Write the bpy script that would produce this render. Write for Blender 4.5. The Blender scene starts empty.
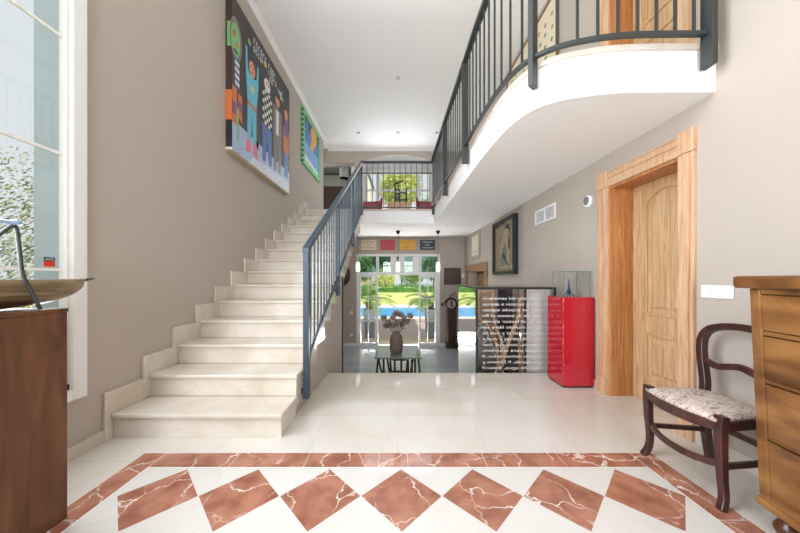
import bpy, bmesh, math, random
from mathutils import Vector, Matrix
C = bpy.context.scene.collection
PI = math.pi
# ------------------------------------------------------------------ helpers
ROOTLOC = {}
def link(o):
    C.objects.link(o); return o
class MB:
    """collects shapes (in world coordinates) into one mesh"""
    def __init__(s): s.v=[]; s.f=[]; s.m=[]; s.mi=0
    def add(s, vs, fs):
        b=len(s.v); s.v+= [tuple(p) for p in vs]
        for f in fs: s.f.append(tuple(b+i for i in f)); s.m.append(s.mi)
        return s
    def hexa(s, p):   # 0-3 bottom loop, 4-7 top loop
        return s.add(p,[(3,2,1,0),(4,5,6,7),(0,1,5,4),(1,2,6,5),(2,3,7,6),(3,0,4,7)])
    def box(s,x0,x1,y0,y1,z0,z1,M=None):
        p=[(x0,y0,z0),(x1,y0,z0),(x1,y1,z0),(x0,y1,z0),(x0,y0,z1),(x1,y0,z1),(x1,y1,z1),(x0,y1,z1)]
        if M: p=[M(*q) for q in p]
        return s.hexa(p)
    def quad(s,a,b,c,d): return s.add([a,b,c,d],[(0,1,2,3)])
    def poly(s,pts): return s.add(pts,[tuple(range(len(pts)))])
    def prism(s,pts,ext):
        n=len(pts); e=Vector(ext)
        top=[tuple(Vector(p)+e) for p in pts]
        return s.add(list(pts)+top,[tuple(range(n))[::-1],tuple(range(n,2*n))]+[(i,(i+1)%n,n+(i+1)%n,n+i) for i in range(n)])
    def tube(s,pts,r,n=8,sq=None,cap=True):
        pts=[Vector(p) for p in pts]; N=len(pts)
        rs=[r]*N if not hasattr(r,'__len__') else list(r)
        rings=[]; up=None
        for i,p in enumerate(pts):
            a=pts[max(i-1,0)]; b=pts[min(i+1,N-1)]
            t=(b-a).normalized()
            if up is None:
                up=Vector((0,0,1)) if abs(t.z)<.9 else Vector((1,0,0))
            u=t.cross(up)
            if u.length<1e-4: u=t.cross(Vector((0,1,0)))
            u.normalize(); w=u.cross(t).normalized(); up=w
            ring=[]
            if sq:
                hw,hh=sq[0]*(rs[i]),sq[1]*(rs[i])
                for (q,k) in ((-1,-1),(1,-1),(1,1),(-1,1)): ring.append(p+u*hw*q+w*hh*k)
            else:
                for k in range(n):
                    an=2*PI*k/n; ring.append(p+u*math.cos(an)*rs[i]+w*math.sin(an)*rs[i])
            rings.append(ring)
        m=len(rings[0]); vs=[q for R in rings for q in R]; fs=[]
        for i in range(N-1):
            for k in range(m):
                fs.append((i*m+k,i*m+(k+1)%m,(i+1)*m+(k+1)%m,(i+1)*m+k))
        if cap:
            fs.append(tuple(range(m))[::-1]); fs.append(tuple(range((N-1)*m,N*m)))
        return s.add(vs,fs)
    def lathe(s,prof,c,n=24,axis='z',sx=1,sy=1):
        vs=[];fs=[]
        for (r,h) in prof:
            for k in range(n):
                a=2*PI*k/n; x=r*math.cos(a)*sx; y=r*math.sin(a)*sy
                if axis=='z': q=(c[0]+x,c[1]+y,c[2]+h)
                elif axis=='x': q=(c[0]+h,c[1]+x,c[2]+y)
                else: q=(c[0]+x,c[1]+h,c[2]+y)
                vs.append(q)
        m=len(prof)
        for i in range(m-1):
            for k in range(n): fs.append((i*n+k,i*n+(k+1)%n,(i+1)*n+(k+1)%n,(i+1)*n+k))
        fs.append(tuple(range(n))[::-1]); fs.append(tuple(range((m-1)*n,m*n)))
        return s.add(vs,fs)
    def ball(s,c,r,n=10,sz=1):
        prof=[(max(r*math.sin(PI*i/n),1e-4),-r*math.cos(PI*i/n)*sz) for i in range(n+1)]
        return s.lathe(prof,c,n*2)
    def build(s,name,mat,parent=None,bevel=0,smooth=False,kind=None,seg=2,sub=0):
        me=bpy.data.meshes.new(name)
        off=Vector((0,0,0)); p=parent
        while p is not None: off+=Vector(ROOTLOC.get(p,(0,0,0))); p=p.parent
        own=Vector((0,0,0))
        if parent is None:      # top level mesh: origin at its base centre
            xs=[v[0] for v in s.v]; ys=[v[1] for v in s.v]; zs=[v[2] for v in s.v]
            own=Vector(((min(xs)+max(xs))/2,(min(ys)+max(ys))/2,min(zs)))
        me.from_pydata([tuple(Vector(v)-off-own) for v in s.v],[],s.f)
        mats=mat if isinstance(mat,(list,tuple)) else [mat]
        for m in mats: me.materials.append(m)
        for pl,mi in zip(me.polygons,s.m): pl.material_index=mi
        bm=bmesh.new(); bm.from_mesh(me); bmesh.ops.recalc_face_normals(bm,faces=bm.faces); bm.to_mesh(me); bm.free()
        if smooth:
            for pl in me.polygons: pl.use_smooth=True
        me.update()
        o=bpy.data.objects.new(name,me); link(o); o.location=own
        if parent is None: ROOTLOC[o]=tuple(own)
        if parent is not None: o.parent=parent
        if bevel:
            b=o.modifiers.new('bevel','BEVEL'); b.width=bevel; b.segments=seg; b.limit_method='ANGLE'; b.angle_limit=math.radians(40)
        if sub:
            q=o.modifiers.new('sub','SUBSURF'); q.levels=sub; q.render_levels=sub
        if kind: o['kind']=kind
        return o
def thing(name,label,cat,loc,group=None,kind=None):
    o=bpy.data.objects.new(name,None); link(o); o.location=loc; ROOTLOC[o]=tuple(loc); o.empty_display_size=.1
    if kind: o['kind']=kind
    if label: o['label']=label
    if cat: o['category']=cat
    if group: o['group']=group
    return o
def tag(o,label,cat,group=None,kind=None):
    o['label']=label; o['category']=cat
    if group: o['group']=group
    if kind: o['kind']=kind
    return o
def dup(root,loc,label=None,group=None,rotz=None):
    r=root.copy(); C.objects.link(r); r.location=loc; ROOTLOC[r]=tuple(loc)
    if rotz is not None: r.rotation_euler=(0,0,rotz)
    if label: r['label']=label
    if group: r['group']=group
    for ch in list(root.children):
        c=ch.copy(); C.objects.link(c); c.parent=r
        for g in ch.children:
            d=g.copy(); C.objects.link(d); d.parent=c
    return r
# ------------------------------------------------------------------ materials
def nm(name):
    m=bpy.data.materials.new(name); m.use_nodes=True
    nt=m.node_tree; b=nt.nodes['Principled BSDF']; return m,nt,b
def srgb(r,g,b):
    f=lambda c:(c/255/12.92) if c<=10 else ((c/255+.055)/1.055)**2.4
    return (f(r),f(g),f(b),1)
def plain(name,col,rough=.5,metal=0,var=.06,scale=6,coat=0,spec=.5,bump=0):
    m,nt,b=nm(name)
    b.inputs['Roughness'].default_value=rough; b.inputs['Metallic'].default_value=metal
    b.inputs['Coat Weight'].default_value=coat; b.inputs['Specular IOR Level'].default_value=spec
    tc=nt.nodes.new('ShaderNodeTexCoord'); n=nt.nodes.new('ShaderNodeTexNoise'); n.inputs['Scale'].default_value=scale; n.inputs['Detail'].default_value=4
    nt.links.new(tc.outputs['Object'],n.inputs['Vector'])
    mx=nt.nodes.new('ShaderNodeMix'); mx.data_type='RGBA'
    mx.inputs[6].default_value=tuple(c*(1-var) for c in col[:3])+(1,); mx.inputs[7].default_value=tuple(min(1,c*(1+var)) for c in col[:3])+(1,)
    nt.links.new(n.outputs['Fac'],mx.inputs[0]); nt.links.new(mx.outputs[2],b.inputs['Base Color'])
    if bump:
        bp=nt.nodes.new('ShaderNodeBump'); bp.inputs['Strength'].default_value=bump; bp.inputs['Distance'].default_value=.01
        nt.links.new(n.outputs['Fac'],bp.inputs['Height']); nt.links.new(bp.outputs['Normal'],b.inputs['Normal'])
    return m
def ramp(nt,stops):
    r=nt.nodes.new('ShaderNodeValToRGB'); e=r.color_ramp.elements
    while len(e)<len(stops): e.new(.5)
    for i,(p,c) in enumerate(stops): e[i].position=p; e[i].color=c
    return r
def wood(name,dark,mid,light,scale=(30,30,2),rough=.35,coat=0.0,dist=1.2,bump=.05,nscale=1.6):
    m,nt,b=nm(name); b.inputs['Roughness'].default_value=rough; b.inputs['Coat Weight'].default_value=coat
    tc=nt.nodes.new('ShaderNodeTexCoord'); mp=nt.nodes.new('ShaderNodeMapping'); mp.inputs['Scale'].default_value=scale
    n=nt.nodes.new('ShaderNodeTexNoise'); n.inputs['Scale'].default_value=nscale; n.inputs['Detail'].default_value=7; n.inputs['Distortion'].default_value=dist
    nt.links.new(tc.outputs['Object'],mp.inputs['Vector']); nt.links.new(mp.outputs['Vector'],n.inputs['Vector'])
    r=ramp(nt,[(.30,dark),(.5,mid),(.68,light)])
    nt.links.new(n.outputs['Fac'],r.inputs['Fac']); nt.links.new(r.outputs['Color'],b.inputs['Base Color'])
    bp=nt.nodes.new('ShaderNodeBump'); bp.inputs['Strength'].default_value=bump; bp.inputs['Distance'].default_value=.004
    nt.links.new(n.outputs['Fac'],bp.inputs['Height']); nt.links.new(bp.outputs['Normal'],b.inputs['Normal'])
    return m
def marble(name,base,cloud,vein,scale=1.4,vscale=1.2,vw=.02,rough=.12,vmix=.5,dist=.5,joints=None):
    m,nt,b=nm(name); b.inputs['Roughness'].default_value=rough
    L=nt.links
    geo=nt.nodes.new('ShaderNodeNewGeometry')
    n=nt.nodes.new('ShaderNodeTexNoise'); n.inputs['Scale'].default_value=scale; n.inputs['Detail'].default_value=6
    L.new(geo.outputs['Position'],n.inputs['Vector'])
    r=ramp(nt,[(.35,cloud),(.62,base)]); L.new(n.outputs['Fac'],r.inputs['Fac'])
    # warped voronoi edges make the veins
    n2=nt.nodes.new('ShaderNodeTexNoise'); n2.inputs['Scale'].default_value=vscale*1.6; n2.inputs['Detail'].default_value=5
    L.new(geo.outputs['Position'],n2.inputs['Vector'])
    vm=nt.nodes.new('ShaderNodeVectorMath'); vm.operation='SCALE'; vm.inputs[3].default_value=dist
    L.new(n2.outputs['Color'],vm.inputs[0])
    va=nt.nodes.new('ShaderNodeVectorMath'); va.operation='ADD'
    L.new(geo.outputs['Position'],va.inputs[0]); L.new(vm.outputs[0],va.inputs[1])
    vo=nt.nodes.new('ShaderNodeTexVoronoi'); vo.feature='DISTANCE_TO_EDGE'; vo.inputs['Scale'].default_value=vscale
    L.new(va.outputs[0],vo.inputs['Vector'])
    vr=ramp(nt,[(0,(1,1,1,1)),(vw,(0,0,0,1))]); L.new(vo.outputs['Distance'],vr.inputs['Fac'])
    n3=nt.nodes.new('ShaderNodeTexNoise'); n3.inputs['Scale'].default_value=vscale*1.3
    L.new(geo.outputs['Position'],n3.inputs['Vector'])
    r3=ramp(nt,[(.36,(0,0,0,1)),(.6,(1,1,1,1))]); L.new(n3.outputs['Fac'],r3.inputs['Fac'])
    mu=nt.nodes.new('ShaderNodeMath'); mu.operation='MULTIPLY'; L.new(vr.outputs['Color'],mu.inputs[0]); L.new(r3.outputs['Color'],mu.inputs[1])
    mu2=nt.nodes.new('ShaderNodeMath'); mu2.operation='MULTIPLY'; L.new(mu.outputs[0],mu2.inputs[0]); mu2.inputs[1].default_value=vmix
    mx=nt.nodes.new('ShaderNodeMix'); mx.data_type='RGBA'; L.new(mu2.outputs[0],mx.inputs[0]); L.new(r.outputs['Color'],mx.inputs[6]); mx.inputs[7].default_value=vein
    out=mx.outputs[2]
    if joints:
        bt=nt.nodes.new('ShaderNodeTexBrick'); bt.inputs['Scale'].default_value=1; bt.inputs['Brick Width'].default_value=joints; bt.inputs['Row Height'].default_value=joints
        bt.inputs['Mortar Size'].default_value=.0016; bt.offset=0
        bt.inputs['Color1'].default_value=(1,1,1,1); bt.inputs['Color2'].default_value=(.93,.92,.90,1); bt.inputs['Mortar'].default_value=(.78,.75,.70,1)
        L.new(geo.outputs['Position'],bt.inputs['Vector'])
        mj=nt.nodes.new('ShaderNodeMix'); mj.data_type='RGBA'; mj.blend_type='MULTIPLY'; mj.inputs[0].default_value=1
        L.new(out,mj.inputs[6]); L.new(bt.outputs['Color'],mj.inputs[7]); out=mj.outputs[2]
    L.new(out,b.inputs['Base Color'])
    return m
def glass(name,tint=(1,1,1,1),refl=1.0):
    m=bpy.data.materials.new(name); m.use_nodes=True; nt=m.node_tree; nt.nodes.clear()
    o=nt.nodes.new('ShaderNodeOutputMaterial'); t=nt.nodes.new('ShaderNodeBsdfTransparent'); t.inputs[0].default_value=tint
    g=nt.nodes.new('ShaderNodeBsdfGlossy'); g.inputs['Roughness'].default_value=.01
    f=nt.nodes.new('ShaderNodeLayerWeight'); f.inputs[0].default_value=.5      # symmetric for both sides of a pane
    pw_=nt.nodes.new('ShaderNodeMath'); pw_.operation='POWER'; pw_.inputs[1].default_value=4; nt.links.new(f.outputs['Facing'],pw_.inputs[0])
    mu=nt.nodes.new('ShaderNodeMath'); mu.operation='MULTIPLY_ADD'; mu.inputs[1].default_value=.6*refl; mu.inputs[2].default_value=.025*refl; nt.links.new(pw_.outputs[0],mu.inputs[0])
    mx=nt.nodes.new('ShaderNodeMixShader'); nt.links.new(mu.outputs[0],mx.inputs[0]); nt.links.new(t.outputs[0],mx.inputs[1]); nt.links.new(g.outputs[0],mx.inputs[2]); nt.links.new(mx.outputs[0],o.inputs[0])
    return m
def emit(name,col,s):
    m,nt,b=nm(name); b.inputs['Base Color'].default_value=col; b.inputs['Emission Color'].default_value=col; b.inputs['Emission Strength'].default_value=s; return m

M={}
M['wall']=plain('taupe_wall_paint',(.468,.415,.367),.85,var=.02,scale=3)
M['white']=plain('white_ceiling_paint',(.90,.90,.90),.8,var=.01)
M['white_gloss']=plain('white_lacquer',(.83,.84,.85),.35,var=.01)
M['cream']=marble('cream_marble',(.69,.665,.625,1),(.645,.605,.55,1),(.60,.47,.34,1),1.5,1.3,.018,.045,.4,.5,joints=.60)
M['stair']=marble('stair_marble',(.69,.64,.575,1),(.60,.535,.455,1),(.50,.38,.27,1),3.2,2.0,.03,.2,.28,.4)
M['field']=marble('ivory_marble',(.69,.675,.65,1),(.65,.63,.60,1),(.62,.52,.42,1),1.6,1.1,.012,.045,.35,.5)
M['red']=marble('red_marble',srgb(176,122,101),srgb(142,90,71),(.86,.78,.72,1),7,4.0,.024,.08,1.0,.24)
M['grout']=plain('pale_grout',(.8,.78,.74),.4,var=.02)
M['iron']=plain('dark_iron',srgb(58,62,62),.45,.3,var=.05)
M['iron_sheen']=plain('iron_with_sheen',srgb(62,76,88),.4,.3,var=.05)  # dark rail iron with bluish reflected light mixed into the colour
M['pine']=wood('pale_limed_oak',srgb(190,146,112),srgb(206,168,134),srgb(216,186,156),(22,22,1.6),.4,0,1.0)
M['leaf']=wood('limed_door_oak',srgb(176,138,98),srgb(200,166,124),srgb(214,188,150),(20,20,1.0),.42,0,2.2)
M['jamb']=wood('warm_oak',srgb(160,100,56),srgb(186,126,76),srgb(206,152,102),(24,24,1.2),.4,0,1.4)
M['chest']=wood('honey_walnut',srgb(84,50,24),srgb(130,86,45),srgb(162,116,66),(3,1.6,5),.3,.2,1.2,.03,1.1)
M['chestdark']=wood('dark_walnut_foot',srgb(58,34,20),srgb(86,52,30),srgb(112,72,42),(8,8,3),.3,.2)
M['mahog']=wood('mahogany',srgb(46,24,22),srgb(62,33,29),srgb(80,45,39),(14,14,5),.3,.2,.6,.02)
M['block']=wood('brown_block_wood',srgb(70,42,25),srgb(98,60,37),srgb(116,74,46),(3,9,1.4),.5,0,1.2,.04,1.2)
M['darkwood']=plain('dark_brown_wood',srgb(66,48,40),.45,var=.2,scale=9)
M['midwood']=wood('mid_oak',srgb(120,88,60),srgb(150,114,80),srgb(172,136,98),(14,14,2),.5)
M['black']=plain('black_paint',srgb(26,27,30),.55,var=.05)
M['redlac']=plain('red_lacquer',srgb(186,34,50),.12,var=.02,coat=.6)
M['mirror']=plain('mirror_glass',(.86,.88,.88),.012,1,var=0)
M['glass']=glass('window_glass')
M['vitrine']=glass('vitrine_glass',(.975,.99,.985,1),.9)
M['vedge']=plain('green_glass_edge',srgb(100,132,126),.2,var=.05)
M['blue']=plain('cobalt_metal',srgb(40,62,120),.3,.3)
M['etch']=plain('white_etching',(.74,.76,.76),.6,var=.02)
M['etchteal']=plain('pale_teal_etching',(.62,.80,.80),.6,var=.02)
M['cabin']=plain('taupe_lining',srgb(168,152,140),.6,var=.06)
M['vtop']=plain('grey_glass_top',(.5,.52,.52),.06,0)
M['bent']=wood('light_bentwood',srgb(150,112,82),srgb(186,146,112),srgb(204,170,138),(14,14,3),.4)
M['reveal']=plain('shade_toned_reveal',srgb(172,186,196),.8,var=.02)  # white reveal; the blue grey of its shade is put into the colour
M['tglass']=glass('tinted_transom_glass',(.50,.66,.58,1),1.6)
M['grey']=plain('grey_grille',srgb(120,122,122),.5)
M['burg']=plain('burgundy_leather',srgb(146,58,72),.4,var=.06)
M['lamp']=plain('silver_shade',srgb(176,172,168),.4,.4)
M['bulb']=emit('lit_pendant_glass',(1,.97,.9,1),1.2)
M['spot']=emit('lit_spot_lens',(1,.98,.94,1),2.5)
M['greenwall']=plain('grey_green_wall',srgb(150,154,140),.8,var=.02)
M['vase']=plain('rough_brown_ceramic',srgb(108,90,82),.75,var=.35,scale=40,bump=.4)
M['flower']=plain('dried_flower',srgb(134,116,104),.9,var=.6,scale=30)
M['stem']=plain('dried_stem',srgb(96,84,58),.9,var=.2)
M['ttop']=plain('grey_green_glass_top',srgb(122,132,120),.06,0,var=.04)
M['stick']=plain('driftwood',srgb(70,50,38),.7,var=.25,scale=20)
M['terr']=plain('pink_paving',srgb(176,154,146),.8,var=.06,scale=2)
M['cop']=plain('white_coping',srgb(214,206,196),.7,var=.03)
M['pot']=plain('charcoal_planter',srgb(92,98,102),.6,var=.15)
M['frond']=plain('palm_green',srgb(146,182,94),.45,var=.3,scale=3)
M['trunk']=plain('palm_trunk',srgb(92,74,58),.9,var=.3,scale=14)
M['hedge']=plain('hedge_green',srgb(88,132,66),.7,var=.4,scale=1.5)
M['tree']=plain('tree_green',srgb(132,168,88),.7,var=.4,scale=1.5)
M['ytree']=plain('yellow_green_tree',srgb(204,210,128),.7,var=.25,scale=1.5)
M['olive']=plain('olive_leaf',srgb(158,164,136),.6,var=.4,scale=4)
M['grass']=plain('lawn_green',srgb(196,200,122),.9,var=.12,scale=.8)
M['house']=plain('cream_render',srgb(222,212,196),.8,var=.03)
M['teal']=plain('teal_edge',srgb(70,104,104),.6)
M['boat']=wood('bronze_bowl',srgb(88,74,52),srgb(134,114,82),srgb(160,140,106),(10,1.2,24),.35,0,.8)
M['wire']=plain('grey_wire',srgb(72,76,76),.5,.5)
M['bead']=glass('clear_bead',(.92,.95,.97,1),1.5)
M['rod']=plain('pale_blue_glass_rod',srgb(150,180,214),.2)
m,nt,b=nm('pool_water'); M['water']=m
b.inputs['Base Color'].default_value=srgb(40,150,214); b.inputs['Roughness'].default_value=.25
tcn=nt.nodes.new('ShaderNodeTexNoise'); tcn.inputs['Scale'].default_value=5; bp=nt.nodes.new('ShaderNodeBump'); bp.inputs['Strength'].default_value=.1
nt.links.new(tcn.outputs['Fac'],bp.inputs['Height']); nt.links.new(bp.outputs['Normal'],b.inputs['Normal'])
# lower room boards
m,nt,b=nm('grey_blue_boards'); M['boards']=m
geo=nt.nodes.new('ShaderNodeNewGeometry'); br=nt.nodes.new('ShaderNodeTexBrick'); br.inputs['Scale'].default_value=1
br.inputs['Brick Width'].default_value=1.2; br.inputs['Row Height'].default_value=.14; br.inputs['Mortar Size'].default_value=.002
br.inputs['Color1'].default_value=srgb(160,167,177); br.inputs['Color2'].default_value=srgb(172,178,188); br.inputs['Mortar'].default_value=srgb(104,110,118)
nt.links.new(geo.outputs['Position'],br.inputs['Vector']); nt.links.new(br.outputs['Color'],b.inputs['Base Color']); b.inputs['Roughness'].default_value=.16
# seat fabric
m,nt,b=nm('brocade_fabric'); M['fabric']=m; b.inputs['Roughness'].default_value=.9
tc=nt.nodes.new('ShaderNodeTexCoord'); w=nt.nodes.new('ShaderNodeTexNoise'); w.inputs['Scale'].default_value=9; w.inputs['Distortion'].default_value=2.5; w.inputs['Detail'].default_value=3
mp=nt.nodes.new('ShaderNodeMapping'); mp.inputs['Scale'].default_value=(1.2,3.2,1); mp.inputs['Rotation'].default_value=(0,0,.6)
nt.links.new(tc.outputs['Object'],mp.inputs['Vector']); nt.links.new(mp.outputs['Vector'],w.inputs['Vector'])
r=ramp(nt,[(.36,srgb(142,122,114)),(.46,srgb(188,172,162)),(.56,srgb(206,196,186)),(.66,srgb(164,144,136))]); nt.links.new(w.outputs['Fac'],r.inputs['Fac']); nt.links.new(r.outputs['Color'],b.inputs['Base Color'])
# paint colours used on canvases
PC={}
def pc(r,g,b_):
    k=(r,g,b_)
    if k not in PC: PC[k]=plain('paint_%d'%len(PC),srgb(r,g,b_),.45,var=.08,scale=14)
    return PC[k]
# ------------------------------------------------------------------ key dimensions
H=1.15; XL=-2.08; YF=8.55; ZU=2.70; ZS=2.39; ZL=-.86; ZC=5.04
KW=.017
def RX(y): return 2.14-KW*y
def RW(y,off,z): return (RX(y)-off, y, z)          # a point on the right wall, off = distance into the room
def rwbox(mb,y0,y1,o0,o1,z0,z1):
    return mb.box(y0,y1,o0,o1,z0,z1,M=lambda y,o,z:RW(y,o,z))
def struct(name,mb,mat,**k): return mb.build(name,mat,kind='structure',**k)
YB=-4.0
# ------------------------------------------------------------------ floor with marble inlay
mb=MB(); mb.box(XL,2.5,YB,3.49,-.20,0)
def flat(pts,z): mb.poly([(x,y,z) for x,y in pts])
def rect(x0,x1,y0,y1,z): flat([(x0,y0),(x1,y0),(x1,y1),(x0,y1)],z)
bx0,bx1,by0,by1=-1.672,1.672,-1.40,1.886; w=.147
DX=.018
mb.mi=2; rect(bx0,bx1,by0,by1,.0006)            # thin grout outline
g=.003; mb.mi=1
def strip(pts): flat(pts,.0010)
# border strips, split into slabs with mitred corners
xs=[bx0,-1.25,-.86,-.43,.08,.52,.93,1.3,bx1]
def lerp(a,b,t): return a+(b-a)*t
def bstrip(p0,p1,q0,q1,cuts):  # outer p0->p1, inner q0->q1
    for a,b in zip(cuts[:-1],cuts[1:]):
        a2=a+.0004; b2=b-.0004
        P=lambda u,v,t:(lerp(u[0],v[0],t),lerp(u[1],v[1],t))
        strip([P(p0,p1,a2),P(p0,p1,b2),P(q0,q1,b2),P(q0,q1,a2)])
ox0,ox1,oy0,oy1=bx0+g,bx1-g,by0+g,by1-g; ix0,ix1,iy0,iy1=bx0+w-g,bx1-w+g,by0+w-g,by1-w+g
cuts=[0,.16,.31,.46,.52,.68,.84,1]
bstrip((ix0+.002,oy1),(ix1-.002,oy1),(ix0+.002,iy1),(ix1-.002,iy1),cuts)
bstrip((ix0+.002,oy0),(ix1-.002,oy0),(ix0+.002,iy0),(ix1-.002,iy0),cuts)
bstrip((ox0,oy0),(ox0,oy1),(ix0,oy0),(ix0,oy1),cuts)
bstrip((ox1,oy0),(ox1,oy1),(ix1,oy0),(ix1,oy1),cuts)
mb.mi=3; rect(bx0+w+g,bx1-w-g,by0+w+g,by1-w-g,.0010)
mb.mi=1
def dia(cx,cy,r): flat([(cx-r,cy),(cx,cy-r),(cx+r,cy),(cx,cy+r)],.0015)
R=.2125; P=.4300
cy=1.508
for k in range(-3,4): dia(k*P+DX,cy,R)
cyb=cy-6*P
for k in range(-3,4): dia(k*P+DX,cyb,R)
for j in range(1,6):
    dia(-3*P+DX,cy-j*P,R); dia(3*P+DX,cy-j*P,R)
struct('floor',mb,[M['cream'],M['red'],M['grout'],M['field']])
mb=MB(); mb.box(XL-.2,2.4,3.49,YF+.3,ZL-.12,ZL); struct('floor_lower',mb,M['boards'])
mb=MB(); mb.box(XL,2.35,3.468,3.489,ZL,-.2); struct('trim_1',mb,M['wall'])
# ------------------------------------------------------------------ left wall with the tall window
wy0,wy1,wz0,wz1=-.45,1.812,.44,4.55
mb=MB(); T=.21
mb.box(XL-T,XL,YB,wy0,-.9,ZC); mb.box(XL-T,XL,wy1,7.95,-.9,ZC)
mb.box(XL-T,XL,wy0,wy1,-.9,wz0); mb.box(XL-T,XL,wy0,wy1,wz1,ZC); mb.box(XL-T,XL,7.95,YF,-.9,ZS)
struct('wall_left',mb,M['wall'])
# right wall (two doors), slightly out of parallel
mb=MB(); dy0,dy1,dz=2.12,2.823,2.06
far0,far1=6.62,8.1
def rw_wall(y0,y1,z0,z1): rwbox(mb,y0,y1,-.30,0,z0,z1)
rw_wall(YB,dy0,-.2,ZC); rw_wall(dy0,dy1,dz,ZU-.01); rw_wall(dy0,dy1,ZU+dz,ZC)
rw_wall(dy1,far0,-.9,ZC); rw_wall(far0,far1,1.36,ZC); rw_wall(far1,YF+.3,-.9,ZC)
struct('wall_right',mb,M['wall'])
# back wall behind the camera with an unseen glazed entrance put in to let light in
mb=MB(); bwx=1.35
mb.box(XL-T,-bwx,YB-.25,YB,-.2,ZC); mb.box(bwx,2.6,YB-.25,YB,-.2,ZC); mb.box(-bwx,bwx,YB-.25,YB,3.9,ZC); mb.box(-bwx,bwx,YB-.25,YB,-.2,0)
struct('wall_back',mb,M['wall'])
r=thing('window_3',None,None,(0,YB-.1,0),kind='structure')
mb=MB()
for x in (-1.35,-.48,.42,1.29): mb.box(x,x+.06,YB-.16,YB-.06,0,3.9)
for z in (0,2.1,3.84): mb.box(-1.29,1.29,YB-.15,YB-.07,z,z+.06)
mb.build('window_frame',M['white_gloss'],r)
mb=MB(); mb.box(-1.3,1.3,YB-.115,YB-.11,.05,3.85); mb.build('pane',M['glass'],r)
# ceiling
mb=MB(); mb.box(XL-T,2.6,YB-.25,10.6,ZC,ZC+.2); mb.box(-3.6,XL-T,7.85,10.6,ZC,ZC+.2); struct('ceiling',mb,M['white'])
# cornice on left wall and far wall
def cornice_prof(): return [(0,-.06),(.018,-.06),(.022,-.045),(.05,-.022),(.066,-.018),(.07,0),(0,0)]
mb=MB(); pf=cornice_prof()
mb.prism([(XL+o,YB,ZC+z) for o,z in pf],(0,YF-YB-.07,0))
mb.prism([(XL,YF-o,ZC+z) for o,z in pf],(2.1-XL,0,0))
struct('trim_2',mb,M['white'])
# baseboards
mb=MB(); mb.box(XL,XL+.015,YB,2.001,0,.085); struct('baseboard_left',mb,M['stair'])
mb=MB()
for a,bb in ((YB,2.005),(2.97,3.48)): rwbox(mb,a,bb,0,.015,0,.085)
struct('baseboard_right',mb,M['stair'])
# ------------------------------------------------------------------ far wall : lower glazing, upper arch, side opening
mb=MB(); TW=.28
gx0,gx1,gz1=-1.245,1.26,1.90
mb.box(-2.3,gx0,YF,YF+TW,-.98,ZS); mb.box(gx1,2.3,YF,YF+TW,-.98,ZS); mb.box(gx0,gx1,YF,YF+TW,gz1,ZS); mb.box(gx0,gx1,YF,YF+TW,-.98,ZL)
# upper storey
mb.box(-1.30,-1.12,YF,YF+TW,ZS,ZC); mb.box(1.12,2.3,YF,YF+TW,ZS,ZC); mb.box(-3.5,-1.30,YF,YF+TW,4.645,ZC)
mb.box(-3.5,1.12,YF,YF+TW,ZS,ZU-.004)
n=24
for i in range(n):
    xa=-1.12+2.24*i/n; xb=-1.12+2.24*(i+1)/n
    h=lambda x:4.63+.235*(1-(x/1.12)**2)
    mb.hexa([(xa,YF,h(xa)),(xb,YF,h(xb)),(xb,YF+TW,h(xb)),(xa,YF+TW,h(xa)),(xa,YF,ZC),(xb,YF,ZC),(xb,YF+TW,ZC),(xa,YF+TW,ZC)])
struct('wall_far',mb,M['wall'])
# white lining of the arch
mb=MB()
prev=None
pts=[(-1.12,ZU)]+[(-1.12+2.24*i/n,4.63+.235*(1-((-1.12+2.24*i/n)/1.12)**2)) for i in range(n+1)]+[(1.12,ZU)]
for (xa,za),(xb,zb) in zip(pts[:-1],pts[1:]):
    ka=.985; 
    ia=(xa*.985,za-.012 if za>ZU+.01 else za); ib=(xb*.985,zb-.012 if zb>ZU+.01 else zb)
    mb.hexa([(xa,YF-.004,za),(xb,YF-.004,zb),(xb,YF+TW,zb),(xa,YF+TW,za),(ia[0],YF-.004,ia[1]),(ib[0],YF-.004,ib[1]),(ib[0],YF+TW,ib[1]),(ia[0],YF+TW,ia[1])])
struct('trim_3',mb,M['white'])
# bay behind the arch
BY=10.1
mb=MB(); mb.box(-1.45,-1.15,YF+TW,BY+.15,ZS,ZC); mb.box(1.15,1.45,YF+TW,BY+.15,ZS,ZC); struct('wall_bay',mb,M['white'])
mb=MB(); mb.box(-3.5,1.45,YF+TW,BY+.15,ZS,ZU); struct('floor_bay',mb,M['cream'])
r=thing('window_4',None,None,(0,BY,ZU),kind='structure')
mb=MB()
for x in (-1.15,-.78,.66,1.09): mb.box(x,x+(.06 if abs(x)>1 else .12),BY,BY+.08,ZU,5.0)
for z in (ZU,4.27,4.95): mb.box(-1.09,1.09,BY+.01,BY+.07,z,z+.06)
mb.build('window_frame',M['white_gloss'],r)
mb=MB(); mb.box(-1.1,1.1,BY+.035,BY+.04,ZU+.03,4.97); mb.build('pane',M['glass'],r)
# recess on the left of the arch: grey green room
mb=MB(); mb.box(-3.5,-1.45,10.0,10.2,ZU,ZC); mb.box(-3.6,-3.5,7.9,10.2,ZS,ZC); mb.box(-3.5,XL-T,7.85,7.95,ZS,ZC)
struct('wall_recess',mb,M['greenwall'])
mb=MB(); mb.box(-3.5,XL,7.95,YF,ZS,ZU); struct('floor_recess',mb,M['cream'])
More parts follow.
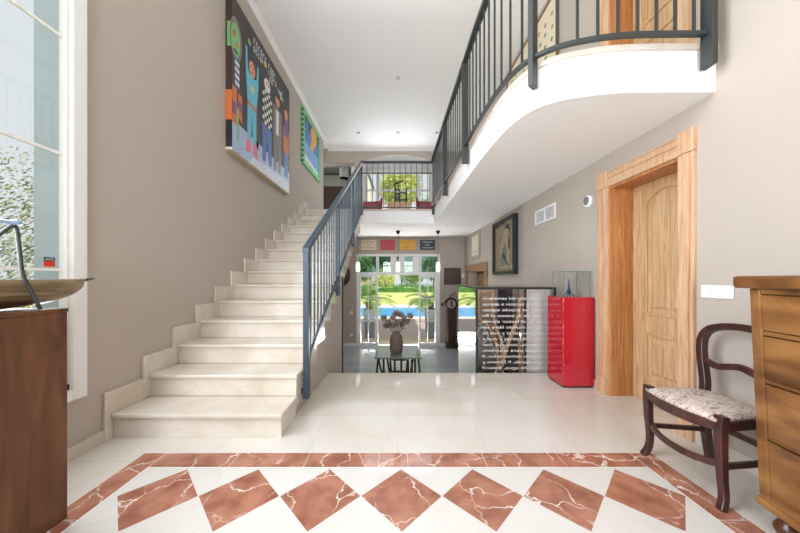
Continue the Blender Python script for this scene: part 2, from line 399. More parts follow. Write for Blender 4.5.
# ------------------------------------------------------------------ upper floor slab: landing + curved balcony
edge=[(.80,6.34),(.82,5.1),(.85,3.6),(.86,3.0),(.878,2.58),(.905,2.34),(.94,2.20),(.985,2.10),(1.05,2.03),(1.14,1.975),(1.25,1.94),(1.40,1.91),(1.60,1.895),(RX(1.89),1.89)]
def catmull(P,k=6):
    P=[Vector(p) for p in P]; out=[]
    for i in range(len(P)-1):
        p0=P[max(i-1,0)];p1=P[i];p2=P[i+1];p3=P[min(i+2,len(P)-1)]
        for j in range(k):
            t=j/k; out.append(.5*((2*p1)+(p2-p0)*t+(2*p0-5*p1+4*p2-p3)*t*t+(3*p1-p0-3*p2+p3)*t**3))
    out.append(P[-1]); return out
ed=[tuple(p) for p in catmull([(x,y,0) for x,y in edge],5)]
ed=[(p[0],p[1]) for p in ed]
def slab(name,mat,z0,z1,off,y_front,far):
    mb=MB()
    E=[]
    for i,(x,y) in enumerate(ed):
        a=Vector(ed[max(i-1,0)]); b=Vector(ed[min(i+1,len(ed)-1)]); t=(b-a).normalized(); nn=Vector((t.y,-t.x))  # toward room centre/camera
        if nn.x>0 and i<8: nn=-nn
        E.append((x+nn.x*off,y+nn.y*off))
    E[0]=(E[0][0],y_front); E[-1]=(RX(1.89),E[-1][1])
    for (xa,ya),(xb,yb) in zip(E[:-1],E[1:]):
        R_=lambda y:RX(y)
        # strips from the edge out to the right wall
        mb.hexa([(xa,ya,z0),(xb,yb,z0),(R_(yb)+0.0,yb+.0001,z0),(R_(ya)+0.0,ya,z0),(xa,ya,z1),(xb,yb,z1),(R_(yb)+0.0,yb+.0001,z1),(R_(ya)+0.0,ya,z1)])
    mb.hexa([(XL,y_front,z0),(RX(y_front),y_front,z0),(RX(far),far,z0),(XL,far,z0),(XL,y_front,z1),(RX(y_front),y_front,z1),(RX(far),far,z1),(XL,far,z1)])
    # merge to a clean outline
    return mb,E
mb,_=slab('x',None,ZS,ZU-.035,0,6.34,YF); struct('ceiling_lower',mb,M['white'])
mb,EDGE=slab('x',None,ZU-.034,ZU,.018,6.322,YF); struct('floor_upper',mb,M['stair'])
mb=MB(); 
for a,bb in ((1.90,2.005),(2.97,YF)): rwbox(mb,a,bb,0,.015,ZU,ZU+.085)
struct('baseboard_upper',mb,M['stair'])
# ------------------------------------------------------------------ staircase
RI=.18; TR=.3055; SX0,SX1=XL+.022,-.845
def SY(n): return 2.062+TR*(n-1)
mb=MB()
for n in range(1,16):
    y0=SY(n)+.02; y1=SY(n+1)+.02 if n<15 else 6.34; zt=RI*n-.031
    if n==15: continue
    if SY(n)<4.4:
        mb.box(SX0,SX1-.02,y0,y1,(ZL if y0>3.5 else .0),zt)
        if y0<3.49<y1: pass
    else:
        zb=lambda y:1.10+(y-4.5)*(RI/TR)
        mb.hexa([(SX0,y0,zb(y0)),(SX1-.02,y0,zb(y0)),(SX1-.02,y1,zb(y1)),(SX0,y1,zb(y1)),(SX0,y0,zt),(SX1-.02,y0,zt),(SX1-.02,y1,zt),(SX0,y1,zt)])
mb.box(SX0,SX1-.02,3.495,3.58,ZL,-.001)
mb.box(SX0,SX1-.02,4.40,4.50,ZL,1.25)
struct('wall_stair',mb,M['wall'])
st=thing('staircase','cream marble staircase climbing along the left taupe wall','staircase',(-1.45,2.0,0))
for n in range(1,16):
    y0=SY(n) if n<15 else 6.3025
    mb=MB(); mb.box(SX0,SX1,y0,y0+.0190,RI*(n-1)+.0005,RI*n-.035 if n==15 else RI*n-.031)
    ri=mb.build('riser',M['stair'],st)
    if n<15:
        mb=MB(); mb.box(SX0,SX1+.012,y0-.022,y0+TR-.001,RI*n-.030,RI*n); t_=mb.build('tread',M['stair'],st,bevel=.008)
    mb=MB(); mb.box(XL+.001,XL+.021,y0-.060,(y0+TR-.061) if n<15 else y0+.3,RI*(n-1)+(.0 if n==1 else .18*0+.0),RI*n+.165); mb.build('skirting',M['stair'],st,bevel=.003)
    # outer string: small marble return on the open side
    if n<15:
        mb=MB(); mb.box(SX1-.0195,SX1,y0+.02,y0+TR+.0,max(RI*(n-1)-.08,0),RI*n-.031)
        mb.build('side_return',M['stair'],st)
# ------------------------------------------------------------------ railings
def bar(mb,p,q,w,d):   # vertical/any bar with rectangular section (x width w, y depth d)
    (x,y,z0),(x2,y2,z1)=p,q
    mb.hexa([(x-w/2,y-d/2,z0),(x+w/2,y-d/2,z0),(x+w/2,y+d/2,z0),(x-w/2,y+d/2,z0),(x2-w/2,y2-d/2,z1),(x2+w/2,y2-d/2,z1),(x2+w/2,y2+d/2,z1),(x2-w/2,y2+d/2,z1)])
sr=thing('stair_railing','dark iron railing, bluish reflection put into its colour, with thin bars up the open side of the staircase','railing',(-.80,2.5,.1))
RXs=-.805
zr=lambda y:1.44+(y-2.51)*.609     # top of handrail
zb=lambda y:.42+(y-2.51)*.597      # bottom rail
mb=MB(); mb.hexa([(RXs-.03,2.48,zr(2.48)-.045),(RXs+.03,2.48,zr(2.48)-.045),(RXs+.03,6.29,zr(6.29)-.045),(RXs-.03,6.29,zr(6.29)-.045),(RXs-.03,2.48,zr(2.48)),(RXs+.03,2.48,zr(2.48)),(RXs+.03,6.29,zr(6.29)),(RXs-.03,6.29,zr(6.29))])
mb.build('handrail',M['iron_sheen'],sr,bevel=.004)
mb=MB(); mb.hexa([(RXs-.012,2.53,zb(2.53)-.03),(RXs+.012,2.53,zb(2.53)-.03),(RXs+.012,6.28,zb(6.28)-.03),(RXs-.012,6.28,zb(6.28)-.03),(RXs-.012,2.53,zb(2.53)),(RXs+.012,2.53,zb(2.53)),(RXs+.012,6.28,zb(6.28)),(RXs-.012,6.28,zb(6.28))])
mb.build('bottom_rail',M['iron_sheen'],sr)
for y,z in ((2.51,.10),(3.82,.93),(5.12,1.72)):
    mb=MB(); bar(mb,(RXs,y,z),(RXs,y,zr(y)-.04),.05,.05); mb.build('post',M['iron_sheen'],sr,bevel=.003)
    mb=MB(); mb.box(SX1+.001,RXs-.02,y-.03,y+.03,z+.05,z+.09); mb.build('bracket',M['iron_sheen'],sr)
yy=2.51+.118; 
while yy<6.24:
    if min(abs(yy-3.82),abs(yy-5.12))>.05:
        mb=MB(); bar(mb,(RXs,yy,zb(yy)-.01),(RXs,yy,zr(yy)-.03),.014,.014); mb.build('baluster',M['iron_sheen'],sr)
    yy+=.1185
# landing railing
lr=thing('landing_railing','dark iron railing with thin bars across the landing below the arch','railing',(0,6.29,2.58))
YL=6.285
mb=MB(); mb.box(RXs-.03,.775,YL-.03,YL+.03,3.70,3.745); mb.build('handrail',M['iron'],lr,bevel=.004)
mb=MB(); mb.box(RXs-.01,.765,YL-.01,YL+.01,3.475,3.495); mb.build('middle_rail',M['iron'],lr)
mb=MB(); mb.box(RXs-.01,.765,YL-.01,YL+.01,2.715,2.735); mb.build('bottom_rail',M['iron'],lr)
for x in (RXs+.0,.775):
    mb=MB(); mb.box(x-.025,x+.025,YL-.029,YL+.03,2.575,3.72); mb.build('post',M['iron'],lr,bevel=.003)
for i in range(1,13):
    x=RXs+(.775-RXs)*i/13
    mb=MB(); bar(mb,(x,YL,2.72),(x,YL,3.71),.013,.013); mb.build('baluster',M['iron'],lr)
# balcony railing follows the curve
br_=thing('balcony_railing','dark iron railing curving round the edge of the upper balcony','railing',(.97,2.02,2.52))
RP=[]
for i,(x,y) in enumerate(EDGE):
    a=Vector(EDGE[max(i-1,0)]); b=Vector(EDGE[min(i+1,len(EDGE)-1)]); t=(b-a).normalized(); nn=Vector((t.y,-t.x))
    if nn.x>0 and i<8: nn=-nn
    RP.append(Vector((x+nn.x*.042,y+nn.y*.042)))
RP[0]=Vector((.775,6.25)); 
RP=[p for p in RP if p.x<1.98]; RP.append(Vector((2.02,RP[-1].y)))
RL=[0]
for a,b in zip(RP[:-1],RP[1:]): RL.append(RL[-1]+(b-a).length)
def at(s):
    for i in range(len(RP)-1):
        if s<=RL[i+1] or i==len(RP)-2:
            u=(s-RL[i])/(RL[i+1]-RL[i]); p=RP[i].lerp(RP[i+1],u); t=(RP[i+1]-RP[i]).normalized(); return p,t
TOT=RL[-1]
def rail(z0,z1,w):
    mb=MB(); N=90; L=[];
    vs=[];fs=[]
    for k in range(N+1):
        p,t=at(TOT*k/N); nn=Vector((t.y,-t.x))
        for s_,z in ((-1,z0),(1,z0),(1,z1),(-1,z1)): vs.append((p.x+nn.x*w/2*s_,p.y+nn.y*w/2*s_,z))
    for k in range(N):
        for j in range(4): fs.append((k*4+j,k*4+(j+1)%4,(k+1)*4+(j+1)%4,(k+1)*4+j))
    fs.append((0,1,2,3)); fs.append((N*4+3,N*4+2,N*4+1,N*4))
    mb.add(vs,fs); return mb
rail(3.70,3.745,.055).build('handrail',M['iron'],br_)
rail(2.712,2.736,.03).build('bottom_rail',M['iron'],br_)
def s_near(px):   # arc length whose direction from the camera falls on the ratio x/y
    best=None
    for k in range(800):
        s=TOT*k/799; p,t=at(s); d=abs(p.x/p.y-px)
        if best is None or d<best[0]: best=(d,s)
    return best[1]
posts=[s_near((533-398)/285),s_near((465-398)/285),s_near((445-398)/285),TOT-.022]
for s in posts:
    p,t=at(s); nn=Vector((t.y,-t.x)); 
    mb=MB()
    def Mx(u,v,z,p=p,t=t,nn=nn): return (p.x+t.x*u+nn.x*v,p.y+t.y*u+nn.y*v,z)
    mb.box(-.018,.018,-.038,.038,2.515,3.72,M=Mx); mb.build('post',M['iron'],br_,bevel=.003)
nb=int(TOT/.118)
for k in range(1,nb):
    s=TOT*k/nb
    if min(abs(s-q) for q in posts)<.05: continue
    p,t=at(s); mb=MB(); bar(mb,(p.x,p.y,2.725),(p.x,p.y,3.71),.014,.014); mb.build('baluster',M['iron'],br_)
# ------------------------------------------------------------------ tall left window
r=thing('window_1',None,None,(XL,.7,wz0),kind='structure')
mb=MB()
cw=.072
mb.box(XL-.001,XL+.03,wy1-.012,wy1+cw,wz0-cw+.012,wz1+cw); mb.box(XL-.001,XL+.03,wy0-cw,wy0+.012,wz0-cw+.012,wz1+cw)
mb.box(XL-.001,XL+.03,wy0+.012,wy1-.012,wz0-cw+.012,wz0+.012); mb.box(XL-.001,XL+.03,wy0+.012,wy1-.012,wz1-.012,wz1+cw)
mb.build('casing',M['white_gloss'],r,bevel=.006)
mb=MB(); gx=XL-.022
mb.box(gx-.025,gx+.02,wy1-.026,wy1,wz0,wz1); mb.box(gx-.025,gx+.02,wy0,wy0+.026,wz0,wz1); mb.box(gx-.025,gx+.02,wy0,wy1,wz0,wz0+.05); mb.box(gx-.025,gx+.02,wy0,wy1,wz1-.05,wz1)
mb.box(gx-.025,gx+.02,.66,.72,wz0,wz1)
mb.build('window_frame',M['white_gloss'],r,bevel=.004)
for z in (1.207,1.93,2.665,3.39,4.1):
    mb=MB(); mb.box(gx-.010,gx+.006,wy0+.026,wy1-.026,z-.008,z+.008); mb.build('muntin',M['white_gloss'],r)
mb=MB(); mb.box(gx-.004,gx,wy0+.02,wy1-.02,wz0+.03,wz1-.03); mb.build('pane',M['glass'],r)
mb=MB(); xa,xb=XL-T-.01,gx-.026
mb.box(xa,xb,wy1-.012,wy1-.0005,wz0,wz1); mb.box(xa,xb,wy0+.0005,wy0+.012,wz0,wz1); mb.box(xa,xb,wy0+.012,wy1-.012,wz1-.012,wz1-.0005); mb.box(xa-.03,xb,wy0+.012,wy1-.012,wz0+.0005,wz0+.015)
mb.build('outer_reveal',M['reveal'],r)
# alarm sticker on the glass
mb=MB(); sx=gx+.0012
mb.mi=0; mb.box(sx,sx+.001,1.69,1.745,1.225,1.258); mb.mi=1; mb.box(sx,sx+.001,1.69,1.745,1.258,1.281); mb.mi=2; mb.box(sx+.001,sx+.0014,1.695,1.74,1.2635,1.267); mb.mi=2; mb.box(sx+.001,sx+.0014,1.70,1.735,1.271,1.2745); mb.mi=3; mb.box(sx,sx+.001,1.69,1.745,1.221,1.225)
tag(mb.build('alarm_sticker',[pc(206,60,44),pc(50,60,66),pc(190,196,196),pc(214,180,80)]),'small black and red alarm sticker on the tall window pane','sticker')
# ------------------------------------------------------------------ doors on the right wall
def door(name,zb_,loc):
    r=thing(name,None,None,loc,kind='structure')
    y0,y1=dy0,dy1; cw=.11; cf=.135; zt=zb_+dz
    mb=MB()
    for a,b_,sgn in ((y0-cw,y0,1),(y1,y1+cf,-1)):
        rwbox(mb,a,b_,0,.018,zb_+.16,zt)
        inner=(b_-.05,b_) if sgn>0 else (a,a+.05)
        rwbox(mb,inner[0],inner[1],.018,.026,zb_+.16,zt)
        mid=(a+.03,a+.06) if sgn>0 else (b_-.06,b_-.03)
        rwbox(mb,mid[0],mid[1],.018,.028,zb_+.16,zt)
        outer=(a,a+.018) if sgn>0 else (b_-.018,b_)
        rwbox(mb,outer[0],outer[1],.018,.024,zb_+.16,zt)
    mb.build('side_casing',M['pine'],r,bevel=.003)
    mb=MB()
    for a,b_ in ((y0-cw-.004,y0+.002),(y1-.002,y1+cf+.004)): rwbox(mb,a,b_,0,.036,zb_,zb_+.16)
    mb.build('plinth_block',M['pine'],r,bevel=.003)
    mb=MB(); rwbox(mb,y0,y1,0,.018,zt,zt+.15); rwbox(mb,y0,y1,.018,.026,zt,zt+.045); rwbox(mb,y0,y1,.018,.030,zt+.08,zt+.11); rwbox(mb,y0,y1,.018,.024,zt+.135,zt+.15)
    mb.build('head_casing',M['pine'],r,bevel=.003)
    mb=MB()
    for a,b_ in ((y0-cw-.006,y0),(y1,y1+cf+.006)): rwbox(mb,a,b_,0,.036,zt,zt+.165)
    mb.build('corner_block',M['pine'],r,bevel=.003)
    mb=MB(); dp=.25
    rwbox(mb,y1-.02,y1,-dp,0,zb_,zt); rwbox(mb,y0,y0+.02,-dp,0,zb_,zt); rwbox(mb,y0+.02,y1-.02,-dp,0,zt-.02,zt)
    mb.build('jamb',M['jamb'],r)
    # leaf with an arched raised panel above and a square one below
    mb=MB(); o0=-.25; o1=-.222
    rwbox(mb,y0+.02,y1-.02,o0-.02,o1,zb_+.006,zt-.02)
    lf=mb.build('leaf',M['leaf'],r)
    ya,yb=y0+.14,y1-.16
    def rim(pts,w,name):
        mb=MB()
        cy_=sum(p[0] for p in pts)/len(pts); cz_=sum(p[1] for p in pts)/len(pts)
        hw=max(abs(p[0]-cy_) for p in pts); hh=max(abs(p[1]-cz_) for p in pts)
        sh=lambda p,d:(cy_+(p[0]-cy_)*(1-d/hw),cz_+(p[1]-cz_)*(1-d/hh))
        n_=len(pts)
        for i in range(n_):
            A,B=pts[i],pts[(i+1)%n_]; A1,B1=sh(A,w),sh(B,w)
            f=lambda q,o:RW(q[0],o,q[1])
            mb.hexa([f(A,o1),f(B,o1),f(B1,o1),f(A1,o1),f(A,o1+.012),f(B,o1+.012),f(B1,o1+.012),f(A1,o1+.012)])
        mb.build(name,M['leaf'],lf,bevel=.003)
        inn=[sh(p,w+.035) for p in pts]; inn2=[sh(p,w+.065) for p in pts]
        mb=MB(); v=[RW(q[0],o1,q[1]) for q in inn]+[RW(q[0],o1+.012,q[1]) for q in inn2]
        fs=[(i,(i+1)%n_,n_+(i+1)%n_,n_+i) for i in range(n_)]+[tuple(range(n_,2*n_))]
        mb.add(v,fs); mb.build('panel',M['leaf'],lf)
    top=[(ya,zb_+.82),(yb,zb_+.82)]
    for k in range(11):
        u=k/10; y=yb+(ya-yb)*u; top.append((y,zb_+1.86+.09*math.sin(PI*u)**1.2))
    rim(top,.022,'upper_moulding')
    rim([(ya,zb_+.22),(yb,zb_+.22),(yb,zb_+.66),(ya,zb_+.66)],.022,'lower_moulding')
    return r
door('door_1',0.0,(RX(2.5),2.5,0)); door('door_2',ZU,(RX(2.5),2.5,ZU))
# far doorway on the right wall of the lower room
r=thing('door_3',None,None,(RX(7.3),7.3,ZL),kind='structure')
mb=MB(); rwbox(mb,far0-.17,far0,0,.03,ZL,1.36); rwbox(mb,far1,far1+.17,0,.03,ZL,1.36); rwbox(mb,far0-.18,far1+.18,0,.035,1.36,1.53)
mb.build('casing',M['midwood'],r,bevel=.004)
mb=MB(); rwbox(mb,far0,far1,-.30,-.27,ZL,1.36); mb.build('leaf',M['darkwood'],r)
mb=MB(); rwbox(mb,far1-.9,far1-.05,-.27,-.25,ZL+.1,1.3); mb.build('panel',M['midwood'],r)
# ------------------------------------------------------------------ lower glazing (window_2) with side leaves
r=thing('window_2',None,None,(0,YF,ZL),kind='structure')
mb=MB(); fy0,fy1=YF-.02,YF+.10
zt0,zt1=1.27,1.36
mb.box(gx0,gx0+.07,fy0,fy1,ZL,gz1); mb.box(gx1-.07,gx1,fy0,fy1,ZL,gz1); mb.box(gx0+.07,gx1-.07,fy0,fy1,gz1-.07,gz1); mb.box(gx0+.07,gx1-.07,fy0,fy1,zt0,zt1)
mb.box(-.66,-.62,fy0+.01,fy1-.01,zt1,gz1-.07); mb.box(.66,.70,fy0+.01,fy1-.01,zt1,gz1-.07)
mb.build('window_frame',M['white_gloss'],r,bevel=.005)
mb=MB(); mb.box(gx0+.06,gx1-.06,YF+.045,YF+.05,zt1-.01,gz1-.06); mb.build('transom_pane',M['tglass'],r)
for (xa,xb) in ((gx0+.07,-.60),(.63,gx1-.07)):
    mb=MB(); y0,y1=YF+.01,YF+.06
    mb.box(xa,xa+.055,y0,y1,ZL+.02,zt0-.005); mb.box(xb-.075,xb,y0,y1,ZL+.02,zt0-.005); mb.box(xa+.055,xb-.075,y0,y1,zt0-.06,zt0-.005); mb.box(xa+.055,xb-.075,y0,y1,ZL+.02,ZL+.09)
    lf=mb.build('leaf',M['white_gloss'],r,bevel=.004)
    mb=MB(); xm=(xa+.055+xb-.075)/2
    mb.box(xm-.012,xm+.012,y0+.01,y1-.01,ZL+.09,zt0-.06)
    for z in (-.12,.56): mb.box(xa+.055,xb-.075,y0+.012,y1-.012,z-.012,z+.012)
    mb.build('muntin',M['white_gloss'],lf)
    mb=MB(); mb.box(xa+.05,xb-.07,YF+.034,YF+.037,ZL+.08,zt0-.05); mb.build('pane',M['glass'],lf)
mb=MB(); mb.box(gx0,gx1,YF-.01,YF+.12,ZL,ZL+.02); mb.build('sill',M['white_gloss'],r)
# white blind slats seen behind the transom
mb=MB(); mb.box(-.22,-.04,YF+.02,YF+.026,1.361,1.829); mb.box(.44,.65,YF+.02,YF+.026,1.361,1.829); mb.box(.03,.20,YF+.02,YF+.026,1.361,1.829); mb.box(-.61,-.57,YF+.02,YF+.026,1.361,1.829)
mb.build('blind_strip',M['white'],r)
# ------------------------------------------------------------------ left console with bowl and wire sculpture
c=thing('wooden_console','tall brown wooden block console below the tall window at far left','console',(-1.83,.86,0))
mb=MB(); mb.box(-2.05,-1.592,.34,1.374,.0,.992); mb.build('body',M['block'],c,bevel=.004)
mb=MB(); mb.box(-2.052,-1.590,.338,1.377,.9925,1.010); mb.build('top',M['block'],c,bevel=.003)
# boat shaped bowl
bw=thing('boat_bowl','long bronze brown boat shaped bowl with pointed end on the wooden console','bowl',(-1.75,1.05,1.011))
def boat(y0,y1,xc,hw,zb_,zt,th):
    N=28;Mm=10; vs=[];fs=[]
    def prof(u):  # u -1..1
        return max(1-abs(u)**3.2,0.0)**.75
    for lay in (0,1):
        for i in range(N+1):
            u=-1+2*i/N; y=(y0+y1)/2+(y1-y0)/2*u; f=prof(u)
            wd=max(hw*f-(th if lay else 0),.002); dp=max((zt-zb_)*(.04+.96*f**.7)-(th if lay else 0),.002)
            tip=.006*abs(u)**8
            for j in range(Mm+1):
                a=PI*j/Mm; 
                vs.append((xc-wd*math.cos(a),y,zt+tip-dp*math.sin(a)**.8))
    L=(N+1)*(Mm+1)
    for lay in (0,1):
        for i in range(N):
            for j in range(Mm):
                b=lay*L+i*(Mm+1)+j; fs.append((b,b+1,b+Mm+2,b+Mm+1))
    for i in range(N):
        for j in (0,Mm):
            b=i*(Mm+1)+j; fs.append((b,b+Mm+1,L+b+Mm+1,L+b))
    mb=MB(); mb.add(vs,fs); return mb
boat(.50,1.60,-1.755,.125,1.012,1.147,.008).build('hull',M['boat'],bw,smooth=True)
mb=MB(); mb.tube([(-1.755,1.575,1.141),(-1.755,1.605,1.146),(-1.755,1.645,1.153)],[.012,.008,.004]); mb.tube([(-1.755,.52,1.142),(-1.755,.45,1.148),(-1.755,.36,1.156)],[.010,.006,.003]); mb.build('prow_tip',M['wire'],bw,smooth=True)
ws=thing('wire_sculpture','bent grey metal wire sculpture with pale blue rod and glass bead above the bowl','sculpture',(-1.61,1.34,1.011))
xw=-1.612
def cm3(P,k=8):
    P=[Vector(p) for p in P]; out=[]
    for i in range(len(P)-1):
        p0=P[max(i-1,0)];p1=P[i];p2=P[i+1];p3=P[min(i+2,len(P)-1)]
        for j in range(k):
            t=j/k; out.append(.5*((2*p1)+(p2-p0)*t+(2*p0-5*p1+4*p2-p3)*t*t+(3*p1-p0-3*p2+p3)*t**3))
    out.append(P[-1]); return out
mb=MB(); mb.tube(cm3([(xw,1.285,1.014),(xw,1.255,1.09),(xw,1.225,1.17),(xw,1.215,1.26),(xw,1.205,1.36),(xw,1.195,1.378)]),[.007]*41); mb.build('upright',M['wire'],ws,smooth=True)
mb=MB(); mb.tube(cm3([(xw,1.20,1.378),(xw,1.165,1.345),(xw,1.11,1.27),(xw,1.04,1.13),(xw,1.02,1.014)]),.007); mb.build('arch_wire',M['wire'],ws,smooth=True)
mb=MB(); mb.tube([(xw,.96,1.384),(xw,1.19,1.386)],.008); mb.tube([(xw,1.175,1.386),(xw,1.20,1.388),(xw,1.225,1.386)],[.006,.015,.004]); mb.build('glass_rod',M['rod'],ws)
mb=MB(); mb.ball((xw,1.105,1.185),.024,8); mb.build('bead',M['bead'],ws,smooth=True)
mb=MB(); mb.tube([(xw,1.095,1.245),(xw,1.103,1.205)],.002,6); mb.build('bead_wire',M['wire'],ws)
# ------------------------------------------------------------------ chest of drawers, right
ang=.17; cd=(-math.sin(ang),-math.cos(ang)); cn=(math.cos(ang),-math.sin(ang)); cc=(1.702,1.372)
def MC(u,v,z):
    u=u+(.045-.05*z/1.1)*(1-u/.95)      # far end splays towards the top
    return (cc[0]+u*cd[0]+v*cn[0],cc[1]+u*cd[1]+v*cn[1],z)
ch=thing('chest_of_drawers','polished honey walnut chest of drawers beside the upholstered chair at far right','chest of drawers',MC(.45,.19,0))
LU=.95; DV=.36
mb=MB(); mb.box(0,LU,.022,DV,.115,1.105,M=MC); mb.build('carcass',M['chest'],ch,bevel=.01)
mb=MB(); mb.box(-.05,LU+.05,-.035,DV+.005,1.105,1.165,M=MC); mb.build('top',M['chest'],ch,bevel=.014,seg=3)
for a in (0,LU-.045):
    mb=MB(); mb.box(a,a+.046,-.006,.0215,.1355,1.1045,M=MC); mb.build('corner_post',M['chest'],ch,bevel=.006)
mb=MB(); pr=[MC(-.012,-.012,.10),MC(LU+.012,-.012,.10)]
mb.box(-.012,LU+.012,-.012,DV,.10,.135,M=MC); mb.build('plinth',M['chest'],ch,bevel=.008)
for a,b_ in ((1.080,1.1045),(.890,.910),(.673,.692),(.419,.427),(.1355,.180)):
    mb=MB(); mb.box(.0465,LU-.0465,-.003,.0215,a,b_,M=MC); mb.build('rail',M['chest'],ch,bevel=.002)
for a,b_ in ((.915,1.075),(.697,.885),(.432,.668),(.185,.414)):
    mb=MB(); mb.box(.052,LU-.052,-.008,.0215,a,b_,M=MC); d=mb.build('drawer',M['chest'],ch,bevel=.003)
    mb=MB()
    for q in ((.052,LU-.052,a,a+.006),(.052,LU-.052,b_-.006,b_),(.052,.058,a+.006,b_-.006),(LU-.058,LU-.052,a+.006,b_-.006)): mb.box(q[0],q[1],-.0115,-.0075,q[2],q[3],M=MC)
    mb.build('cock_bead',M['chest'],d)
    for u in (.27,LU-.27):
        mb=MB(); p=MC(u,-.02,(a+b_)/2); mb.ball(p,.014,6); mb.tube([MC(u,-.009,(a+b_)/2),p],.007); mb.build('knob',M['chestdark'],d,smooth=True)
for u,v in ((.06,.05),(LU-.06,.05),(.06,DV-.06),(LU-.06,DV-.06)):
    mb=MB(); p=MC(u,v,0); mb.lathe([(.020,0),(.034,.004),(.046,.028),(.046,.045),(.034,.066),(.026,.074),(.040,.086),(.040,.0995)],p,20); mb.build('bun_foot',M['chestdark'],ch,smooth=True)
# ------------------------------------------------------------------ upholstered balloon back chair
cr=thing('balloon_back_chair','dark mahogany balloon back chair with faded brocade seat against the right wall','chair',(1.78,1.64,0))
YC=1.64
def q3(P,k=6): return cm3(P,k)
for s in (1,-1):
    yb=YC+s*.208
    L=q3([(1.628,yb,.462),(1.622,yb,.40),(1.624,yb,.28),(1.632,yb-.002*s,.15),(1.630,yb+.006*s,.06),(1.604,yb+.018*s,.0)])
    rr=[.022-.006*min(i/20,1) for i in range(len(L))]
    mb=MB(); mb.tube(L,rr,4,sq=(1,1)); mb.build('front_leg',M['mahog'],cr,bevel=.004)
    yr=YC+s*.165
    L=q3([(1.945,yr,.44),(1.945,yr,.30),(1.955,yr,.15),(1.99,yr+.01*s,.0)])
    mb=MB(); mb.tube(L,[.019]*len(L),4,sq=(1,1)); mb.build('rear_leg',M['mahog'],cr,bevel=.003)
    mb=MB(); mb.tube([(1.638,yb-.004*s,.205),(1.948,yr,.20)],[.011,.011],4,sq=(.8,1.3)); mb.build('side_stretcher',M['mahog'],cr,bevel=.002)
    mb=MB(); mb.hexa([(1.62,yb-.012,.385),(1.62,yb+.012,.385),(1.945,yr+.012,.385),(1.945,yr-.012,.385),(1.62,yb-.012,.432),(1.62,yb+.012,.432),(1.945,yr+.012,.432),(1.945,yr-.012,.432)]); mb.build('side_rail',M['mahog'],cr)
mb=MB(); mb.tube(q3([(1.632,YC+.205,.215),(1.598,YC+.1,.195),(1.588,YC,.19),(1.598,YC-.1,.195),(1.632,YC-.205,.215)]),[.013]*25,4,sq=(.8,1.3)); mb.build('front_stretcher',M['mahog'],cr,bevel=.003)
mb=MB(); mb.tube([(1.948,YC+.165,.255),(1.948,YC-.165,.255)],.011,4,sq=(.8,1.3)); mb.build('rear_stretcher',M['mahog'],cr)
mb=MB(); mb.tube(q3([(1.616,YC+.20,.410),(1.588,YC+.1,.402),(1.578,YC,.400),(1.588,YC-.1,.402),(1.616,YC-.20,.410)]),[.026]*25,4,sq=(.5,1)); mb.build('front_rail',M['mahog'],cr,bevel=.003)
mb=MB(); mb.box(1.93,1.955,YC-.16,YC+.16,.385,.435); mb.build('rear_rail',M['mahog'],cr)
# padded seat
N=14; vs=[];fs=[]
for lay in (1,0):
  for i in range(N+1):
    for j in range(N+1):
        u=i/N; v=j/N*2-1
        x=lerp(1.604-.032*(1-v*v),1.945,u); hw=lerp(.208,.172,u)
        dm=(1-abs(2*u-1)**3)*(1-abs(v)**3)
        z=.444+.034*dm**.6 if lay else .428
        vs.append((x,YC+v*hw,z))
Lq=(N+1)**2
for lay in (0,1):
  for i in range(N):
    for j in range(N):
        b=lay*Lq+i*(N+1)+j; fs.append((b,b+1,b+N+2,b+N+1))
for i in range(N):
    for a,b in ((i*(N+1),(i+1)*(N+1)),(i*(N+1)+N,(i+1)*(N+1)+N),(i,i+1),(N*(N+1)+i,N*(N+1)+i+1)): fs.append((a,b,Lq+b,Lq+a))
mb=MB(); mb.add(vs,fs); mb.build('seat',M['fabric'],cr,smooth=True)
# hoop back, leaning slightly
half=[(.168,.43),(.172,.50),(.188,.57),(.204,.64),(.216,.72),(.210,.785),(.172,.833),(.092,.860),(0,.867)]
full=half+[(-a,b) for a,b in half[::-1][1:]]
hp=[(1.945+(z-.43)*.12,YC+d,z) for d,z in full]
L=q3(hp,5); mb=MB(); mb.tube(L,[.023]*len(L),8,sq=(.9,.95)); mb.build('back_hoop',M['mahog'],cr,bevel=.006,seg=2)
xr=lambda z:1.945+(z-.43)*.12
L=q3([(xr(.63),YC+.190,.632),(xr(.62),YC+.12,.612),(xr(.63),YC+.055,.628),(xr(.64),YC,.640),(xr(.63),YC-.055,.628),(xr(.62),YC-.12,.612),(xr(.63),YC-.190,.632)],5)
mb=MB(); mb.tube(L,[.017]*len(L),4,sq=(.7,1.1)); mb.build('back_rail',M['mahog'],cr,bevel=.004)
# ------------------------------------------------------------------ red pedestal, vitrine, figurine
rp=thing('red_pedestal','glossy red lacquered pedestal standing beside the oak door and mirrored cabinet','pedestal',(1.90,3.16,0))
mb=MB(); mb.box(1.742,2.070,3.005,3.32,.018,.957); mb.build('body',M['redlac'],rp,bevel=.003)
mb=MB(); mb.box(1.752,2.060,3.015,3.31,0,.018); mb.build('plinth',M['black'],rp)
gc=thing('glass_vitrine','clear glass display case on top of the red pedestal','display case',(1.90,3.16,.957))
X0,X1,Y0,Y1,Z0,Z1=1.775,2.052,3.04,3.28,.958,1.232
t=.005; mb=MB()
mb.box(X0,X1,Y0,Y0+t,Z0,Z1-t); mb.build('front_pane',M['vitrine'],gc)
mb=MB(); mb.box(X0,X1,Y1-t,Y1,Z0,Z1-t); mb.build('rear_pane',M['vitrine'],gc)
for a in (X0,X1-t):
    mb=MB(); mb.box(a,a+t,Y0+t,Y1-t,Z0,Z1-t); mb.build('side_pane',M['vitrine'],gc)
